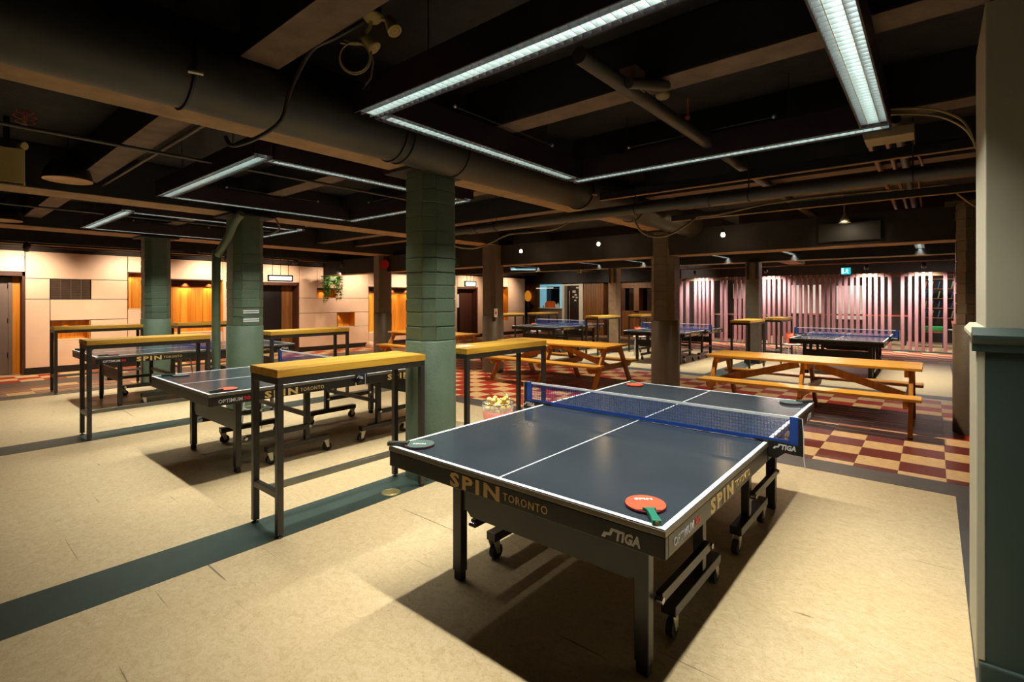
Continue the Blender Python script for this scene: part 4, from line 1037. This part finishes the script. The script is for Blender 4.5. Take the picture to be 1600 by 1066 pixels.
# track spot heads
def track_head(label, loc, d, grp):
    t = thing('track_spot', label, 'spotlight', loc, 0, grp)
    MB().cyl((0, 0, 0), (0, 0, .06), .012, 8).build('stem', 'black', t)
    toward((0, 0, -.04), d, [(.001, -.08), (.05, -.075), (.06, .06), (.052, .06), (.001, .03)], 18).build('lamp_head', 'black', t)
    toward((0, 0, -.04), d, [(.001, .034), (.048, .036), (.001, .038)], 14).build('lamp_face', 'lamp_glow', t)
WHO = ['track spot at the left door of the cream wall', 'track spot over the grille of the cream wall', 'track spot over the orange wood alcove', 'track spot over the dark doorway', 'track spot left of the hanging plant', 'track spot right of the hanging plant', 'track spot over the far alcove', 'track spot over the far brown doorway', 'farthest track spot of the cream wall']
for (tu, tv), l in zip(TRACK, WHO): track_head(l, (tu, tv, 2.54), (-.7, 0, -.6), 'track spots on the cream wall')
for su, l in zip((-4.3, -2.0, 0.7, 2.0), ('leftmost spot above the slats', 'spot above the slats right of the square post', 'spot above the slats beside the exit sign', 'rightmost spot above the slats')):
    track_head(l, (su, 16.3, 2.50), (0, .7, -.7), 'spots above the slat screen')
    MB_ = MB().cyl((su, 16.3, 2.56), (su, 16.3, 3.12), .006, 6).build('spot_rod', 'black'); tag(MB_, 'thin black rod holding the ' + l, 'rod')
# signs
def sign(name, label, loc, rz, w, h, face, txt=None):
    t = thing(name, label, 'sign', loc, rz)
    MB().box(-w / 2 - .03, w / 2 + .03, -.02, .03, -h / 2 - .03, h / 2 + .03).build('sign_case', 'black', t, bevel=.004)
    MB().box(-w / 2, w / 2, -.024, -.019, -h / 2, h / 2).build('sign_face', face, t)
    for x in (-w * .35, 0, w * .35): MB().cyl((x, 0, h / 2 + .03), (x, 0, 3.12 - loc[2]), .006, 6).build('hanger', 'black', t)
    return t
sign('lit_sign', 'white lit sign hanging over the dark doorway', (-9.0, 3.68, 2.0), PI / 2 - .3, .46, .085, 'sign_lit')
sign('lit_sign', 'small white lit sign hanging over the brown doorway right of the near pillar', (-9.43, 10.14, 2.03), PI / 2 - .3, .36, .12, 'sign_lit')
t = sign('exit_sign', 'teal lit running man exit sign hanging before the slat screen', (.18, 16.5, 2.38), 0, .24, .20, 'exit_lit')
m = MB().box(-.11, -.06, -.026, -.024, -.08, .08).sphere((.035, -.025, .055), .014, 8, 6)
for a, b in (((.03, .035), (.015, -.02)), ((.015, -.02), (.05, -.04)), ((.05, -.04), (.05, -.08)), ((.015, -.02), (-.02, -.05)), ((-.02, -.05), (-.04, -.045)), ((.03, .03), (.065, .01)), ((.03, .03), (-.01, .015))):
    m.bar((a[0], -.025, a[1]), (b[0], -.025, b[1]), .016, .002, (0, 1, 0))
m.build('pictogram', 'exit_white', t)
t = thing('emergency_light_unit', 'small dark emergency unit with a green lamp hanging right of the near green pillar', 'emergency light', (-4.6, 4.85, 2.22), math.radians(45))
MB().box(-.07, .07, -.04, .04, -.06, .08).build('case', 'pipe', t, bevel=.005); MB().box(-.04, .03, -.044, -.039, -.03, .03).build('indicator', 'green_vivid', t); MB().cyl((0, 0, .08), (0, 0, .9), .008, 8).build('hanger', 'black', t)
o = MB().box(-.06, .06, -.03, .03, -.06, .06).build('ceiling_speaker', 'box_tan', bevel=.006); o.location = (-5.89, 11.16, 2.36); tag(o, 'small tan box on the dark girder left of the pale square post', 'box')
# wall grille
t = thing('wall_grille', 'brown louvered ventilation grille set in the cream wall', 'grille', (WU, .545, 1.745))
MB().box(-.06, -.03, -.32, .32, -.205, .205).build('grille_back', 'black', t)
for i in range(22): MB().bar((-.012, -.318, -.195 + i * .0186), (-.012, .318, -.195 + i * .0186), .018, .004, (.6, 0, .8)).build('louver', 'grille', t)
for y in (-.165, 0.0, .165): MB().box(-.02, .0, y - .008, y + .008, -.205, .205).build('mullion', 'grille', t)
# switch box
t = thing('switch_box', 'small white switch box on the brown pillar', 'switch', (-4.70, 6.10, 1.25), math.radians(50))
MB().box(-.035, .035, -.03, .03, -.09, .09).build('case', 'white', t, bevel=.006); MB().box(-.012, .012, -.04, -.03, -.03, .03).build('rocker', 'red', t); MB().cyl((0, 0, .09), (0, 0, 1.2), .012, 8).build('conduit', 'pillar_brown', t)
# hanging plant
t = thing('hanging_plant', 'green trailing plant hanging before the cream wall', 'plant', (-11.2, 6.22, 2.06), math.radians(78))
MB().box(-.22, .22, -.07, .07, 0, .12).build('planter', 'pot', t, bevel=.01)
for x in (-.2, .2): MB().cyl((x, 0, .12), (x, 0, 1.1), .004, 6).build('hanger', 'black', t)
random.seed(21); lf = MB(); stem = MB()
for (cx, sp, ln, n) in ((-.15, .11, .86, 26), (.19, .08, .78, 20), (.03, .10, .28, 12)):
    for k in range(n):
        x0 = cx + random.uniform(-sp, sp); y0 = random.uniform(-.09, .09); L = ln * random.uniform(.55, 1); pts = []
        for i in range(9):
            f = i / 8; pts.append(Vector((x0 + .03 * math.sin(3 * f + k), y0 + .02 * math.cos(4 * f + k), .14 - L * f)))
        stem.tube(pts, .003, 4)
        for i in range(34):
            f = random.uniform(0, 1); b = pts[min(7, int(f * 8))]; a = random.uniform(0, 2 * PI); l = random.uniform(.045, .08)
            d = Vector((math.cos(a), math.sin(a), random.uniform(-.9, .1))).normalized(); sd = d.cross(Vector((0, 0, 1))).normalized() * l * .32; mid = b + d * l * .5 + Vector((0, 0, .006))
            lf.add([b, mid + sd, b + d * l, mid - sd], [(0, 1, 2), (0, 2, 3)])
lf.build('foliage', 'leaf', t, kind='stuff'); stem.build('stems', 'leaf', t, kind='stuff')
o = MB().lathe([(.16, 0), (.15, .09), (.10, .17), (.001, .20)], (-11.45, 7.7, 0.0), 20).build('dome_cover', 'panel'); tag(o, 'cream dome standing at the foot of the cream wall', 'cover')
# brass floor cover
t = thing('floor_cover', 'worn round brass cover in the green floor strip before the pillar', 'floor cover', (-1.09, .82, .002))
MB().lathe([(.001, 0), (.075, 0), (.075, .003), (.06, .005), (.001, .005)], n=28).build('plate', 'brass', t)
MB().tube([(.06 * math.cos(2 * PI * i / 24), .06 * math.sin(2 * PI * i / 24), .005) for i in range(24)], .003, 5, True).build('ring', 'zinc', t)
